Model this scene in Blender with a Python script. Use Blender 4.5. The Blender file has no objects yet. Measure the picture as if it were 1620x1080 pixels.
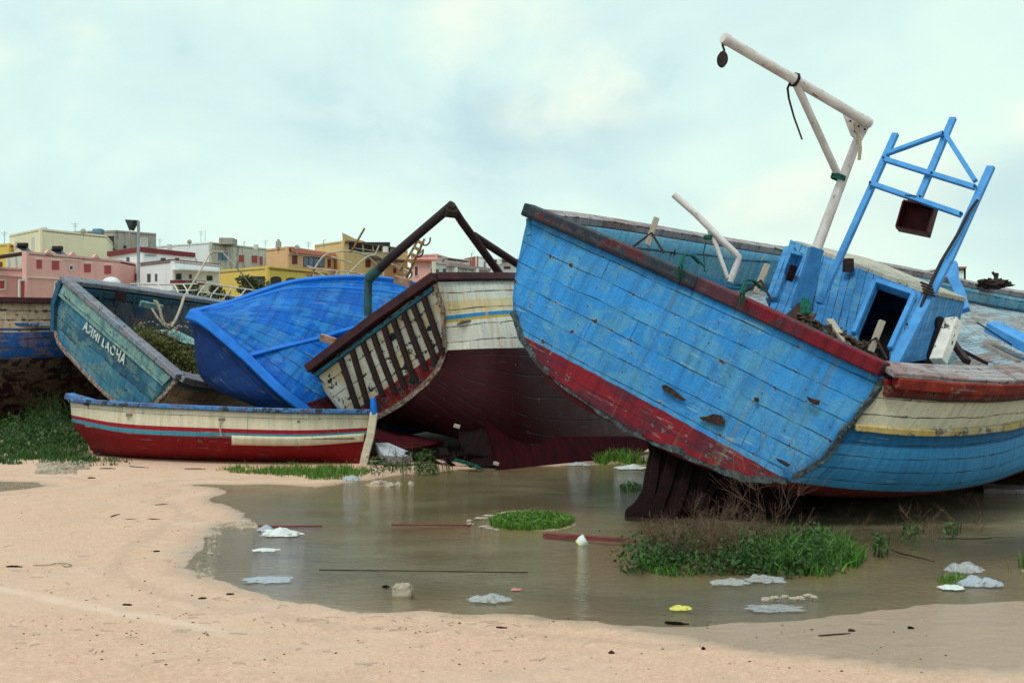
import bpy, math, random
import numpy as np
from mathutils import Vector, Matrix, noise as mnoise
random.seed(7); rng = np.random.default_rng(7)
scene = bpy.context.scene
C = scene.collection
R = math.radians

# ------------------------------------------------------------------ camera
FPX, EYE, HOR = 2000.0, 1.6, 540.0
cam = bpy.data.objects.new('camera', bpy.data.cameras.new('camera'))
C.objects.link(cam); scene.camera = cam
cam.location = (0, 0, EYE); cam.rotation_euler = (R(90), 0, 0)
cam.data.sensor_width = 36; cam.data.lens = 36*FPX/1620
cam.data.clip_start = .1; cam.data.clip_end = 3000

# ------------------------------------------------------------------ light
SUN_EL, SUN_AZ = R(63), R(205)      # high, behind the viewer and slightly left
sun = bpy.data.objects.new('sun', bpy.data.lights.new('sun', 'SUN'))
C.objects.link(sun); sun.data.energy = 2.1; sun.data.angle = R(22); sun.data.color = (1, .95, .86)
sd_ = Vector((math.sin(SUN_AZ)*math.cos(SUN_EL), math.cos(SUN_AZ)*math.cos(SUN_EL), math.sin(SUN_EL)))
sun.rotation_euler = sd_.to_track_quat('Z', 'Y').to_euler()
scene.view_settings.view_transform = 'Standard'; scene.view_settings.look = 'None'
scene.view_settings.exposure = 0; scene.view_settings.gamma = 1

# ------------------------------------------------------------------ node helper
class N:
    def __init__(s, tree): s.t = tree; tree.nodes.clear()
    def new(s, typ, ins=None, **props):
        n = s.t.nodes.new(typ)
        for k, v in props.items(): setattr(n, k, v)
        for k, v in (ins or {}).items(): s.put(n.inputs[k], v)
        return n
    def put(s, sock, v):
        if isinstance(v, bpy.types.NodeSocket): s.t.links.new(v, sock)
        elif v is not None:
            if isinstance(v, (tuple, list)) and len(v) == 3 and sock.type == 'RGBA': v = (*v, 1)
            sock.default_value = v
    def m(s, op, a, b=None, c=None, clamp=False):
        n = s.new('ShaderNodeMath', operation=op, use_clamp=clamp)
        for i, v in enumerate((a, b, c)):
            if v is not None: s.put(n.inputs[i], v)
        return n.outputs[0]
    def mix(s, f, a, b, blend='MIX'):
        n = s.new('ShaderNodeMix', data_type='RGBA', blend_type=blend)
        s.put(n.inputs[0], f); s.put(n.inputs[6], a); s.put(n.inputs[7], b)
        return n.outputs[2]
    def noise(s, vec, scale=5., detail=4., rough=.55, dist=0.):
        return s.new('ShaderNodeTexNoise', {'Vector': vec, 'Scale': scale, 'Detail': detail, 'Roughness': rough, 'Distortion': dist}).outputs[0]
    def step(s, x, lo, hi, a=0., b=1.):
        n = s.new('ShaderNodeMapRange', {0: x, 1: lo, 2: hi, 3: a, 4: b}, interpolation_type='SMOOTHSTEP')
        return n.outputs[0]
    def vec(s, v, sx=1, sy=1, sz=1, off=(0, 0, 0)):
        return s.new('ShaderNodeMapping', {'Vector': v, 'Scale': (sx, sy, sz), 'Location': off}).outputs[0]
    def ramp(s, f, stops, interp='LINEAR'):
        n = s.new('ShaderNodeValToRGB', {0: f}); cr = n.color_ramp; cr.interpolation = interp
        while len(cr.elements) < len(stops): cr.elements.new(.5)
        for e, (p, c) in zip(cr.elements, stops): e.position = p; e.color = (*c, 1)
        return n.outputs[0]
    def wn(s, v): return s.new('ShaderNodeTexWhiteNoise', {'Vector': v}, noise_dimensions='3D').outputs[0]
    def comb(s, x, y, z=0.): return s.new('ShaderNodeCombineXYZ', {0: x, 1: y, 2: z}).outputs[0]
    def bump(s, h, strength=.5, dist=.01, nrm=None):
        return s.new('ShaderNodeBump', {'Height': h, 'Strength': strength, 'Distance': dist, 'Normal': nrm}).outputs[0]
    def out(s, sh, vol=None):
        o = s.new('ShaderNodeOutputMaterial', {'Surface': sh})
    def bsdf(s, col, rough=.6, nrm=None, **k):
        i = {'Base Color': col, 'Roughness': rough, 'Normal': nrm}; i.update(k)
        return s.new('ShaderNodeBsdfPrincipled', i).outputs[0]

def hexc(h):
    r = [int(h[i:i+2], 16)/255 for i in (0, 2, 4)]
    return tuple(((x+.055)/1.055)**2.4 if x > .04045 else x/12.92 for x in r)

# ------------------------------------------------------------------ sky
w = bpy.data.worlds.new('World'); scene.world = w; w.use_nodes = True
n = N(w.node_tree)
tc = n.new('ShaderNodeTexCoord').outputs['Generated']
sky = n.new('ShaderNodeTexSky', sky_type='NISHITA', sun_disc=False, sun_elevation=SUN_EL, sun_rotation=SUN_AZ)
bg1 = n.new('ShaderNodeBackground', {0: sky.outputs[0], 1: .1})
c1 = n.noise(n.vec(tc, 2.4, 2.4, 3.4, (1.3, .2, .5)), 1.5, 6, .5, .35)
c2 = n.noise(n.vec(tc, 2.0, 2.0, 3.2, (5.1, 2.0, 1.0)), 2.4, 6, .5, .3)
cl = n.ramp(c1, [(.38, hexc('bedbe0')), (.47, hexc('d0ebe8')), (.6, hexc('dcf6ea'))])
cl = n.mix(n.step(c2, .52, .70, 0, .85), cl, hexc('f3fce8'))
cl = n.mix(n.step(n.noise(n.vec(tc, 1.3, 1.3, 3.6, (.4, 7, 3)), 1.5, 3), .5, .72, 0, .55), cl, hexc('afccd8'))
bg2 = n.new('ShaderNodeBackground', {0: cl, 1: 1.13})
mx = n.new('ShaderNodeMixShader', {0: .93, 1: bg1.outputs[0], 2: bg2.outputs[0]})
n.new('ShaderNodeOutputWorld', {0: mx.outputs[0]})

# ------------------------------------------------------------------ geometry helpers
def P(px, py, Y): return Vector(((px-810)/FPX*Y, Y, EYE-(py-HOR)/FPX*Y))
def G0(px, py, z=0.):
    Y = (EYE-z)*FPX/(py-HOR); return P(px, py, Y)
class Plane:
    def __init__(s, a, b, c):
        s.o = a; s.n = (b-a).cross(c-a).normalized()
        if s.n.y > 0: s.n = -s.n                      # faces the viewer's side
        s.u = (b-a).normalized(); s.v = s.n.cross(s.u).normalized()
    def at(s, px, py):
        d = Vector(((px-810)/FPX, 1, -(py-HOR)/FPX)); e = Vector((0, 0, EYE))
        return e + d*((s.o-e).dot(s.n)/d.dot(s.n))
    def uv(s, p): return ((p-s.o).dot(s.u), (p-s.o).dot(s.v))
def cr(pts, nn):
    pts = [Vector(p) for p in pts]; k = len(pts)-1; out = []
    for i in range(nn):
        t = i/(nn-1)*k; j = min(int(t), k-1); f = t-j
        p0 = pts[max(j-1, 0)]; p1 = pts[j]; p2 = pts[j+1]; p3 = pts[min(j+2, k)]
        if j == 0: p0 = 2*p1-p2
        if j == k-1: p3 = 2*p2-p1
        out.append(.5*((2*p1)+(p2-p0)*f+(2*p0-5*p1+4*p2-p3)*f*f+(3*p1-p0-3*p2+p3)*f**3))
    return out
ORG = {}
def meta(o, label=None, cat=None, group=None, kind=None):
    if label: o['label'] = label
    if cat: o['category'] = cat
    if group: o['group'] = group
    if kind: o['kind'] = kind
    return o
def thing(name, label, cat, base, group=None):
    o = bpy.data.objects.new(name, None); C.objects.link(o); o.location = base; o.empty_display_size = .2
    ORG[o.name] = Vector(base); return meta(o, label, cat, group)
class MB:
    def __init__(s): s.v = []; s.f = []; s.uv = []; s.nv = []; s.mi = []
    def face(s, idx, uv=None, nv=0., mi=0):
        s.f.append(idx); s.uv.append(uv or [(0, 0)]*len(idx))
        s.nv.append(nv if isinstance(nv, list) else [nv]*len(idx)); s.mi.append(mi)
    def grid(s, rows, us=None, vs=None, nvs=None, mi=0, flip=False):
        b = len(s.v); nr = len(rows); nc = len(rows[0])
        for r in rows: s.v += [Vector(p) for p in r]
        if us is None:
            us = [0]; mid = rows[nr//2]
            for j in range(1, nc): us.append(us[-1]+(mid[j]-mid[j-1]).length)
        if vs is None:
            vs = [0]
            for i in range(1, nr): vs.append(vs[-1]+(rows[i][nc//2]-rows[i-1][nc//2]).length)
        if nvs is None: nvs = [i/(nr-1) for i in range(nr)]
        for i in range(nr-1):
            for j in range(nc-1):
                q = [b+i*nc+j, b+i*nc+j+1, b+(i+1)*nc+j+1, b+(i+1)*nc+j]
                u = [(us[j], vs[i]), (us[j+1], vs[i]), (us[j+1], vs[i+1]), (us[j], vs[i+1])]
                nn = [nvs[i], nvs[i], nvs[i+1], nvs[i+1]]
                if flip: q.reverse(); u.reverse(); nn.reverse()
                s.face(q, u, nn, mi)
        return s
    def sweep(s, pts, w, h, up=(0, 0, 1), mi=0, w2=None):
        pts = [Vector(p) for p in pts]; b = len(s.v); up = Vector(up); L = 0; Ls = []; k = len(pts)
        for i, p in enumerate(pts):
            if i: L += (p-pts[i-1]).length
            Ls.append(L); t = (pts[min(i+1, k-1)]-pts[max(i-1, 0)]).normalized()
            sd = t.cross(up)
            if sd.length < 1e-4: sd = t.cross(Vector((1, 0, 0)))
            sd.normalize(); uu = sd.cross(t); ww = w if w2 is None else w+(w2-w)*i/(k-1)
            for a, c in ((-1, -1), (1, -1), (1, 1), (-1, 1)): s.v.append(p+sd*a*ww/2+uu*c*h/2)
        per = [0, w, w+h, 2*w+h, 2*w+2*h]
        for i in range(k-1):
            for a in range(4):
                c = (a+1) % 4
                s.face([b+4*i+a, b+4*i+c, b+4*i+4+c, b+4*i+4+a],
                       [(Ls[i], per[a]), (Ls[i], per[a+1]), (Ls[i+1], per[a+1]), (Ls[i+1], per[a])], 0., mi)
        s.face([b+3, b+2, b+1, b], [(0, 0), (w, 0), (w, h), (0, h)], 0., mi)
        e = b+4*(k-1); s.face([e, e+1, e+2, e+3], [(0, 0), (w, 0), (w, h), (0, h)], 0., mi)
        return s
    def tube(s, pts, r, seg=10, r2=None, caps=True, mi=0, nv=0.):
        pts = [Vector(p) for p in pts]; k = len(pts); b = len(s.v); L = 0; Ls = []; ref = None
        for i, p in enumerate(pts):
            if i: L += (p-pts[i-1]).length
            Ls.append(L); t = (pts[min(i+1, k-1)]-pts[max(i-1, 0)]).normalized()
            if ref is None: ref = t.orthogonal().normalized()
            a = (ref-t*ref.dot(t)).normalized(); ref = a; c = t.cross(a)
            rr = r if r2 is None else r+(r2-r)*i/(k-1)
            for q in range(seg):
                an = 2*math.pi*q/seg; s.v.append(p+(a*math.cos(an)+c*math.sin(an))*rr)
        for i in range(k-1):
            for q in range(seg):
                q2 = (q+1) % seg
                s.face([b+i*seg+q, b+i*seg+q2, b+(i+1)*seg+q2, b+(i+1)*seg+q],
                       [(Ls[i], q/seg*6.3*r), (Ls[i], (q+1)/seg*6.3*r), (Ls[i+1], (q+1)/seg*6.3*r), (Ls[i+1], q/seg*6.3*r)], nv, mi)
        if caps:
            s.face([b+q for q in range(seg)][::-1], None, nv, mi)
            s.face([b+(k-1)*seg+q for q in range(seg)], None, nv, mi)
        return s
    def slab(s, poly, thick, uvf=None, mi=0):
        """poly: planar loop of points; thick: vector to the back face"""
        poly = [Vector(p) for p in poly]; t = Vector(thick); b = len(s.v); k = len(poly); s.v += poly+[p+t for p in poly]
        if uvf is None:
            a = (poly[1]-poly[0]).normalized(); c = t.normalized().cross(a)
            uvf = lambda p: ((p-poly[0]).dot(a), (p-poly[0]).dot(c))
        U = [uvf(p) for p in poly]
        s.face(list(range(b, b+k)), U, 0., mi); s.face(list(range(b+k, b+2*k))[::-1], U[::-1], 0., mi)
        d = 0
        for i in range(k):
            j = (i+1) % k; l = (poly[j]-poly[i]).length
            s.face([b+j, b+i, b+k+i, b+k+j], [(d+l, 0), (d, 0), (d, t.length), (d+l, t.length)], 0., mi); d += l
        return s
    def box(s, c, sx, sy, sz, rot=None, mi=0):
        m = rot or Matrix.Identity(3); c = Vector(c)
        q = [c+m@Vector((a*sx/2, d*sy/2, -sz/2)) for a, d in ((-1, -1), (1, -1), (1, 1), (-1, 1))]
        return s.slab(q, m@Vector((0, 0, sz)), None, mi)
    def blob(s, c, r, sc=(1, 1, 1), amp=.2, freq=2., nu=14, nw=9, seed=0., mi=0, cut=None, cube=1.):
        b = len(s.v); c = Vector(c)
        for i in range(nw+1):
            th = math.pi*i/nw
            for j in range(nu):
                ph = 2*math.pi*j/nu; d = Vector((math.sin(th)*math.cos(ph), math.sin(th)*math.sin(ph), math.cos(th)))
                if cube != 1.: d = Vector([math.copysign(abs(x)**cube, x) for x in d])
                k = r*(1+amp*mnoise.noise(d*freq+Vector((seed, seed*.7, 3))))
                p = Vector((d.x*k*sc[0], d.y*k*sc[1], d.z*k*sc[2]))
                if cut is not None: p.z = max(p.z, cut)
                s.v.append(c+p)
        for i in range(nw):
            for j in range(nu):
                j2 = (j+1) % nu
                s.face([b+i*nu+j, b+(i+1)*nu+j, b+(i+1)*nu+j2, b+i*nu+j2],
                       [(j/nu*r*6, i/nw*r*3), (j/nu*r*6, (i+1)/nw*r*3), ((j+1)/nu*r*6, (i+1)/nw*r*3), ((j+1)/nu*r*6, i/nw*r*3)], 0., mi)
        return s
    def build(s, name, mat, parent=None, smooth=True, solid=0., soff=-1., label=None, cat=None, group=None, kind=None, bevel=0., angle=35):
        if parent is not None: org = ORG[parent.name]
        else:
            xs = [v[0] for v in s.v]; ys = [v[1] for v in s.v]; zs = [v[2] for v in s.v]
            org = Vector(((min(xs)+max(xs))/2, (min(ys)+max(ys))/2, min(zs)))
            if kind == 'structure': org = Vector((0, 0, 0))
        me = bpy.data.meshes.new(name); me.from_pydata([Vector(v)-org for v in s.v], [], s.f)
        u = me.uv_layers.new(name='uv'); q = me.uv_layers.new(name='nv')
        fu = np.array([c for f in s.uv for c in f], dtype=np.float32).ravel()
        fn = np.array([(c, 0) for f in s.nv for c in f], dtype=np.float32).ravel()
        u.data.foreach_set('uv', fu); q.data.foreach_set('uv', fn)
        for mm in (mat if isinstance(mat, (list, tuple)) else [mat]): me.materials.append(mm)
        me.polygons.foreach_set('material_index', s.mi)
        me.update()
        if smooth: me.shade_smooth()
        if smooth and angle: me.set_sharp_from_angle(angle=R(angle))
        o = bpy.data.objects.new(name, me); C.objects.link(o)
        if parent is not None: o.parent = parent
        else: o.location = org
        ORG[o.name] = org
        if solid:
            md = o.modifiers.new('thickness', 'SOLIDIFY'); md.thickness = solid; md.offset = soff
        if bevel:
            md = o.modifiers.new('bevel', 'BEVEL'); md.width = bevel; md.segments = 2; md.limit_method = 'ANGLE'
        return meta(o, label, cat, group, kind)

def loft(lines, nu=40, per=8, vstep=None, jit=.0, seed=0.):
    ls = [cr(l, nu) for l in lines]; m = len(ls); rows = []; nr = (m-1)*per+1
    cols = [cr([l[j] for l in ls], nr) for j in range(nu)]
    rows = [[cols[j][i] for j in range(nu)] for i in range(nr)]
    if jit:
        for i, r in enumerate(rows):
            for j, p in enumerate(r): p += Vector((0, -1, .3))*jit*mnoise.noise(p*1.1+Vector((seed, 0, 0)))
    nvs = [i/per for i in range(nr)]
    vs = None
    if vstep:
        vs = [0]
        for i in range(1, nr): k = min(int((i-1)/per), len(vstep)-1); vs.append(vs[-1]+vstep[k]/per)
    return rows, vs, nvs
def panel(plane, outline, rows=26, cols=34, bulge=.0, jit=.012, mb=None, seed=0.):
    """a convex plank panel (transom) on a tilted plane, filled row by row along the planks"""
    pts = [plane.at(*q) for q in outline]; UV = [plane.uv(p) for p in pts]
    vmin = min(v for _, v in UV); vmax = max(v for _, v in UV); e = 1e-4; out = []; us = []; k = len(UV)
    umin = min(u for u, _ in UV); umax = max(u for u, _ in UV)
    mb = mb or MB(); b = len(mb.v); R_ = []
    for i in range(rows+1):
        v = vmax-(vmax-vmin)*i/rows; v = min(max(v, vmin+e), vmax-e); xs = []
        for a in range(k):
            (u0, v0), (u1, v1) = UV[a], UV[(a+1) % k]
            if (v0-v)*(v1-v) <= 0 and abs(v1-v0) > 1e-9: xs.append(u0+(u1-u0)*(v-v0)/(v1-v0))
        lo, hi = min(xs), max(xs); row = []
        for j in range(cols+1):
            u = lo+(hi-lo)*j/cols
            s_ = 1-((u-(umin+umax)/2)/((umax-umin)/2))**2
            p = plane.o+plane.u*u+plane.v*v+plane.n*(bulge*s_+jit*mnoise.noise(Vector((u*.9+seed, v*1.4, 2))))
            mb.v.append(p); row.append((u, v))
        R_.append(row)
    c = cols+1
    for i in range(rows):
        for j in range(cols):
            mb.face([b+i*c+j, b+(i+1)*c+j, b+(i+1)*c+j+1, b+i*c+j+1],
                    [R_[i][j], R_[i+1][j], R_[i+1][j+1], R_[i][j+1]],
                    [(vmax-R_[a][q][1])/(vmax-vmin) for a, q in ((i, j), (i+1, j), (i+1, j+1), (i, j+1))])
    return mb

# ------------------------------------------------------------------ materials
MATS = {}
def newmat(name):
    m = bpy.data.materials.new(name); m.use_nodes = True; MATS[name] = m; return m, N(m.node_tree)
def paint(name, col, bands=None, bmax=1., pw=.17, plen=2.6, patch=None, pamt=.0, pscale=1.3, chip=.66, chipcol=(.035, .025, .02),
          rust=0., grime=.3, rough=.65, seam=.06, seamcol=(.015, .02, .03), bump=.6, seed=0., streak=0., var=.18, fade=None, band_noise=.01, lap=.5, low=None, rlim=None, spec=.18, scuff=.38):
    m, n = newmat(name)
    uv = n.new('ShaderNodeUVMap', uv_map='uv').outputs[0]; nvn = n.new('ShaderNodeUVMap', uv_map='nv').outputs[0]
    uv = n.vec(uv, 1, 1, 1, (seed, seed*1.7, 0))
    sp = n.new('ShaderNodeSeparateXYZ', {0: uv}); u, v0 = sp.outputs[0], sp.outputs[1]
    wob = n.noise(uv, 1.2, 3)
    v = n.m('ADD', v0, n.m('MULTIPLY', n.m('SUBTRACT', wob, .5), .05))
    vr = n.m('DIVIDE', v, pw); row = n.m('FLOOR', vr); fr = n.m('SUBTRACT', vr, row)
    edge = n.m('MULTIPLY', n.m('ABSOLUTE', n.m('SUBTRACT', fr, .5)), 2.)          # 1 at a seam
    rr = n.wn(n.comb(row, seed, 0.)); uu = n.m('ADD', n.m('DIVIDE', u, plen), n.m('MULTIPLY', rr, 7.3))
    ur = n.m('FLOOR', uu); ufr = n.m('SUBTRACT', uu, ur)
    uedge = n.m('MULTIPLY', n.m('ABSOLUTE', n.m('SUBTRACT', ufr, .5)), 2.)
    brd = n.wn(n.comb(row, ur, seed+3.))
    sn = n.noise(n.vec(uv, 2.2, 9, 1), 1.5, 4, .6)
    seamw = n.m('MULTIPLY', n.step(sn, .3, .68), seam*2.2)
    sm = n.step(edge, n.m('SUBTRACT', 1-.015, seamw), 1.)
    sm = n.m('MULTIPLY', sm, n.step(sn, .25, .55, .35, 1.))
    smb = n.m('MULTIPLY', n.step(uedge, 1-.012/plen, 1.), .7)
    seams = n.m('MAXIMUM', sm, smb)
    # base or bands
    if bands:
        nx = n.new('ShaderNodeSeparateXYZ', {0: nvn}).outputs[0]
        nx = n.m('ADD', n.m('DIVIDE', nx, bmax), n.m('MULTIPLY', n.m('SUBTRACT', n.noise(n.vec(uv, 3, 3, 1), 4, 3), .5), band_noise))
        c = n.ramp(nx, bands, 'CONSTANT')
    else: c = n.new('ShaderNodeRGB').outputs[0]; c.default_value = (*col, 1)
    # board to board variation, long fading
    f = n.m('ADD', 1-var/2, n.m('MULTIPLY', brd, var))
    c = n.mix(1., c, n.comb(f, f, f), 'MULTIPLY')
    if fade:
        c = n.mix(n.step(n.noise(n.vec(uv, .8, 1.6, 1, (3, 1, 0)), 1.3, 5, .6), .42, .7, 0, .65), c, fade)
    if patch:
        pv = n.comb(n.m('ADD', u, n.m('MULTIPLY', rr, .55)), n.m('ADD', n.m('MULTIPLY', v, 1.2), n.m('MULTIPLY', rr, .35)), seed)
        pn = n.noise(pv, pscale, 8, .62, .5)
        pm = n.m('MULTIPLY', n.step(pn, .50, .56), pamt)
        c = n.mix(pm, c, patch)
    if low:
        lcol, (ca, cb, cc_), lt = low
        sp0 = n.new('ShaderNodeSeparateXYZ', {0: n.new('ShaderNodeUVMap', uv_map='uv').outputs[0]}); u0_, v0_ = sp0.outputs[0], sp0.outputs[1]
        line = n.m('ADD', ca, n.m('ADD', n.m('MULTIPLY', u0_, cb), n.m('MULTIPLY', n.m('MULTIPLY', u0_, u0_), cc_)))
        line = n.m('ADD', line, n.m('MULTIPLY', n.m('SUBTRACT', n.noise(uv, 6, 4), .5), .03))
        lf = n.step(n.m('SUBTRACT', v0_, line), -.004, .004, 1., 0.)
        lc = n.mix(n.step(n.noise(n.vec(uv, 1.2, 4, 1, (2, 2, 0)), 1.7, 6, .6), .47, .58, 0, .8), lcol, lt)
        c = n.mix(lf, c, lc)
    # vertical dirt and run marks
    gv = n.noise(n.vec(uv, 9, .9, 1), 1.3, 5, .62)
    g = n.step(gv, .38, .75, 1., 1-grime); fine = n.step(n.noise(uv, 40, 4, .7), .3, .75, 1.04, 1-grime*.55)
    g = n.m('MULTIPLY', g, fine)
    c = n.mix(1., c, n.comb(g, g, g), 'MULTIPLY')
    if streak:
        st = n.noise(n.vec(uv, 4.5, .35, 1, (2, 9, 0)), 1.7, 4, .5)
        c = n.mix(n.m('MULTIPLY', n.step(st, .6, .72), streak), c, (.16, .17, .09))
    if rust:
        r1 = n.noise(n.vec(uv, 6, .8, 1, (4, 4, 0)), 1.6, 5, .55); r2 = n.noise(n.vec(uv, 1, 1, 1, (9, 0, 0)), 1.3, 3)
        rm = n.m('MULTIPLY', n.step(r1, .52, .70), n.step(r2, .38, .62))
        rc = n.ramp(n.noise(uv, 9, 4), [(.3, (.42, .14, .025)), (.55, (.62, .33, .09)), (.75, (.17, .05, .015))])
        rm = n.m('MULTIPLY', rm, rust)
        if rlim is not None: rm = n.m('MULTIPLY', rm, n.step(nx, rlim-.002, rlim+.002, 1., 0.))
        if low: rm = n.m('MULTIPLY', rm, n.m('SUBTRACT', 1., n.m('MULTIPLY', lf, .8)))
        c = n.mix(rm, c, rc)
    sc1 = n.noise(n.vec(uv, 1.1, 16, 1, (1, 6, 0)), 2.2, 7, .68); sc2 = n.noise(n.vec(uv, 1.4, 1.4, 1, (8, 3, 0)), 1.1, 3)
    sgate = n.step(sc2, .42, .62)
    c = n.mix(n.m('MULTIPLY', n.m('MULTIPLY', n.step(sc1, .58, .66), sgate), scuff), c, (.38, .45, .46))
    c = n.mix(n.m('MULTIPLY', n.m('MULTIPLY', n.step(sc1, .36, .42, 1., 0.), n.step(sc2, .35, .5, 1., 0.)), .45), c, chipcol)
    # nail holes along every plank
    nu_ = n.m('DIVIDE', u, .34); nf = n.m('SUBTRACT', nu_, n.m('FLOOR', nu_))
    dx = n.m('MULTIPLY', n.m('SUBTRACT', nf, .5), .34); dy = n.m('MULTIPLY', n.m('SUBTRACT', fr, .5), pw)
    dd = n.m('SQRT', n.m('ADD', n.m('MULTIPLY', dx, dx), n.m('MULTIPLY', dy, dy)))
    nail = n.m('MULTIPLY', n.step(dd, .006, .013, 1., 0.), n.step(n.wn(n.comb(n.m('FLOOR', nu_), row, 5.)), .55, .6))
    # chips, denser on seams
    ch = n.noise(uv, 7.5, 9, .68, .4)
    ch = n.m('ADD', ch, n.m('MULTIPLY', n.step(edge, .6, 1.), .075))
    ch = n.m('ADD', ch, n.m('MULTIPLY', n.m('SUBTRACT', n.noise(uv, .9, 3), .5), .22))
    cm = n.step(ch, chip, chip+.018)
    halo = n.step(ch, chip-.022, chip)
    c = n.mix(n.m('MULTIPLY', halo, scuff*.6), c, (.6, .6, .55))
    cc = n.ramp(n.noise(n.vec(uv, 3, 30, 1), 2, 4), [(.3, tuple(x*.5 for x in chipcol)), (.7, tuple(x*2.6 for x in chipcol))])
    c = n.mix(cm, c, cc); c = n.mix(n.m('MULTIPLY', nail, .8), c, (.05, .03, .02))
    c = n.mix(n.m('MULTIPLY', seams, .88), c, seamcol)
    h = n.m('SUBTRACT', n.m('MULTIPLY', fr, lap), n.m('MULTIPLY', seams, 1.2))
    h = n.m('SUBTRACT', h, n.m('MULTIPLY', cm, .25))
    h = n.m('ADD', h, n.m('MULTIPLY', n.noise(n.vec(uv, 2, 14, 1), 5, 5, .6), .35))
    h = n.m('ADD', h, n.m('MULTIPLY', brd, .25))
    ro = n.m('ADD', n.m('MULTIPLY', cm, .2), n.m('ADD', rough-.12, n.m('MULTIPLY', n.noise(uv, 6, 4), .24)))
    n.out(n.bsdf(c, ro, n.bump(h, bump, .012), **{'Specular IOR Level': spec}))
    return m

def simple(name, c1, c2=None, scale=6., rough=.7, bump=.3, detail=6, metallic=0., c3=None, thr=.6, dist=.01, stretch=(1, 1, 1), uvs=True, spec=.2):
    m, n = newmat(name)
    uv = n.new('ShaderNodeUVMap', uv_map='uv').outputs[0] if uvs else n.new('ShaderNodeTexCoord').outputs['Object']
    v = n.vec(uv, *stretch); nz = n.noise(v, scale, detail, .6)
    c = n.mix(n.step(nz, .35, .65), c1, c2 or tuple(x*.7 for x in c1))
    if c3: c = n.mix(n.step(n.noise(v, scale*2.1, 8, .7), thr, thr+.04), c, c3)
    n.out(n.bsdf(c, rough, n.bump(nz, bump, dist), Metallic=metallic, **{'Specular IOR Level': spec}))
    return m

BLUE = (.030, .235, .60); BLUE2 = (.09, .33, .58)
m_Atran = paint('sky_blue_planks', BLUE, pw=.27, plen=9, patch=(.20, .42, .58), pamt=.55, pscale=2.1, chip=.73, grime=.22, streak=.12, seam=.035, seamcol=(.01, .035, .05), var=.12, bump=.5, seed=1)
DR = (.125, .008, .012)
m_Atran_red = paint('dull_red_bottom_paint', (.22, .012, .022), pw=.27, patch=(.10, .02, .03), pamt=.6, chip=.64, chipcol=(.05, .06, .07), grime=.35, seed=2)
m_Ahull = paint('white_blue_topsides', BLUE, bands=[(0, (.30, .02, .015)), (.02, (.66, .60, .47)), (.162, (.012, .11, .27)), (.212, (.040, .235, .50)), (.335, (.10, .008, .012)), (.83, (.05, .26, .5))], bmax=6, pw=.19, plen=4, chip=.69, grime=.3, streak=.25, seed=3, band_noise=.004, patch=(.10, .33, .52), pamt=.0)
m_Adeck = paint('weathered_deck_boards', (.30, .42, .50), pw=.11, plen=3, patch=(.24, .17, .14), pamt=.85, pscale=1.2, chip=.60, chipcol=(.10, .07, .06), grime=.45, seed=4, fade=(.45, .47, .47), var=.35, seam=.09, lap=.1)
m_Abul = paint('faded_light_blue_boards', (.12, .36, .56), pw=.22, plen=5, patch=(.30, .46, .52), pamt=.6, chip=.67, grime=.4, seed=5, fade=(.22, .42, .50))
m_cabin = paint('cabin_blue_boards', (.05, .24, .55), pw=.10, plen=6, patch=(.12, .34, .5), pamt=.5, chip=.68, chipcol=(.16, .12, .08), grime=.35, seed=6, seam=.10, streak=.1)
m_roof = paint('flaking_cream_roof', (.55, .50, .40), pw=.14, plen=3, patch=(.35, .40, .40), pamt=.5, chip=.6, chipcol=(.05, .04, .03), grime=.4, seed=7)
m_rail = paint('dark_red_worn_rail', (.20, .012, .02), pw=5, plen=50, patch=(.035, .045, .055), pamt=.88, pscale=1.0, chip=.62, chipcol=(.02, .025, .03), grime=.4, seed=8, seam=0, lap=0)
m_raildk = paint('slate_rail_top', (.055, .075, .09), pw=5, plen=3.2, patch=(.16, .03, .035), pamt=.5, chip=.64, chipcol=(.1, .1, .1), grime=.4, seed=9, seam=0, lap=0)
m_raildw = paint('weathered_grey_caprail', (.36, .32, .34), pw=.09, plen=2.4, patch=(.24, .11, .10), pamt=.6, chip=.60, chipcol=(.07, .05, .05), grime=.5, seed=10, lap=0)
m_maroon = paint('maroon_rubbing_strake', (.19, .02, .02), pw=5, plen=4, patch=(.36, .05, .025), pamt=.6, chip=.64, grime=.4, seed=11, seam=0, lap=0, chipcol=(.1, .08, .07))
m_yellow = paint('yellow_rubbing_strake', (.55, .41, .15), pw=5, plen=30, patch=(.5, .46, .38), pamt=.8, pscale=3, chip=.57, chipcol=(.12, .1, .08), grime=.35, seed=12, seam=0, lap=0)
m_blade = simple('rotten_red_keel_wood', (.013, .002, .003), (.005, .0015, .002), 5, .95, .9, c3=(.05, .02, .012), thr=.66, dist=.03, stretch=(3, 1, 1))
m_frame = simple('light_blue_metal_frame', (.07, .30, .66), (.05, .23, .56), 7, .5, .15, c3=(.03, .07, .06), thr=.68)
m_fdark = simple('deep_blue_post_paint', (.02, .12, .32), (.03, .17, .42), 7, .55, .2, c3=(.03, .03, .03), thr=.68)
m_white = simple('rust_flecked_white_pipe', (.66, .64, .64), (.50, .45, .44), 6, .5, .4, c3=(.24, .11, .06), thr=.60, stretch=(.6, 1.6, 1))
m_bone = simple('bare_pale_timber', (.42, .36, .29), (.30, .27, .24), 9, .85, .5, stretch=(1, 6, 1), c3=(.05, .04, .03), thr=.68)
m_iron = simple('black_rusty_iron', (.018, .014, .016), (.04, .02, .016), 15, .7, .5)
m_rope = simple('pale_twisted_rope', (.48, .42, .33), (.25, .2, .14), 60, .9, .8, stretch=(1, .4, 1))
m_green = simple('green_net_cord', (.015, .13, .09), (.008, .06, .045), 50, .9, .8)
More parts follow.
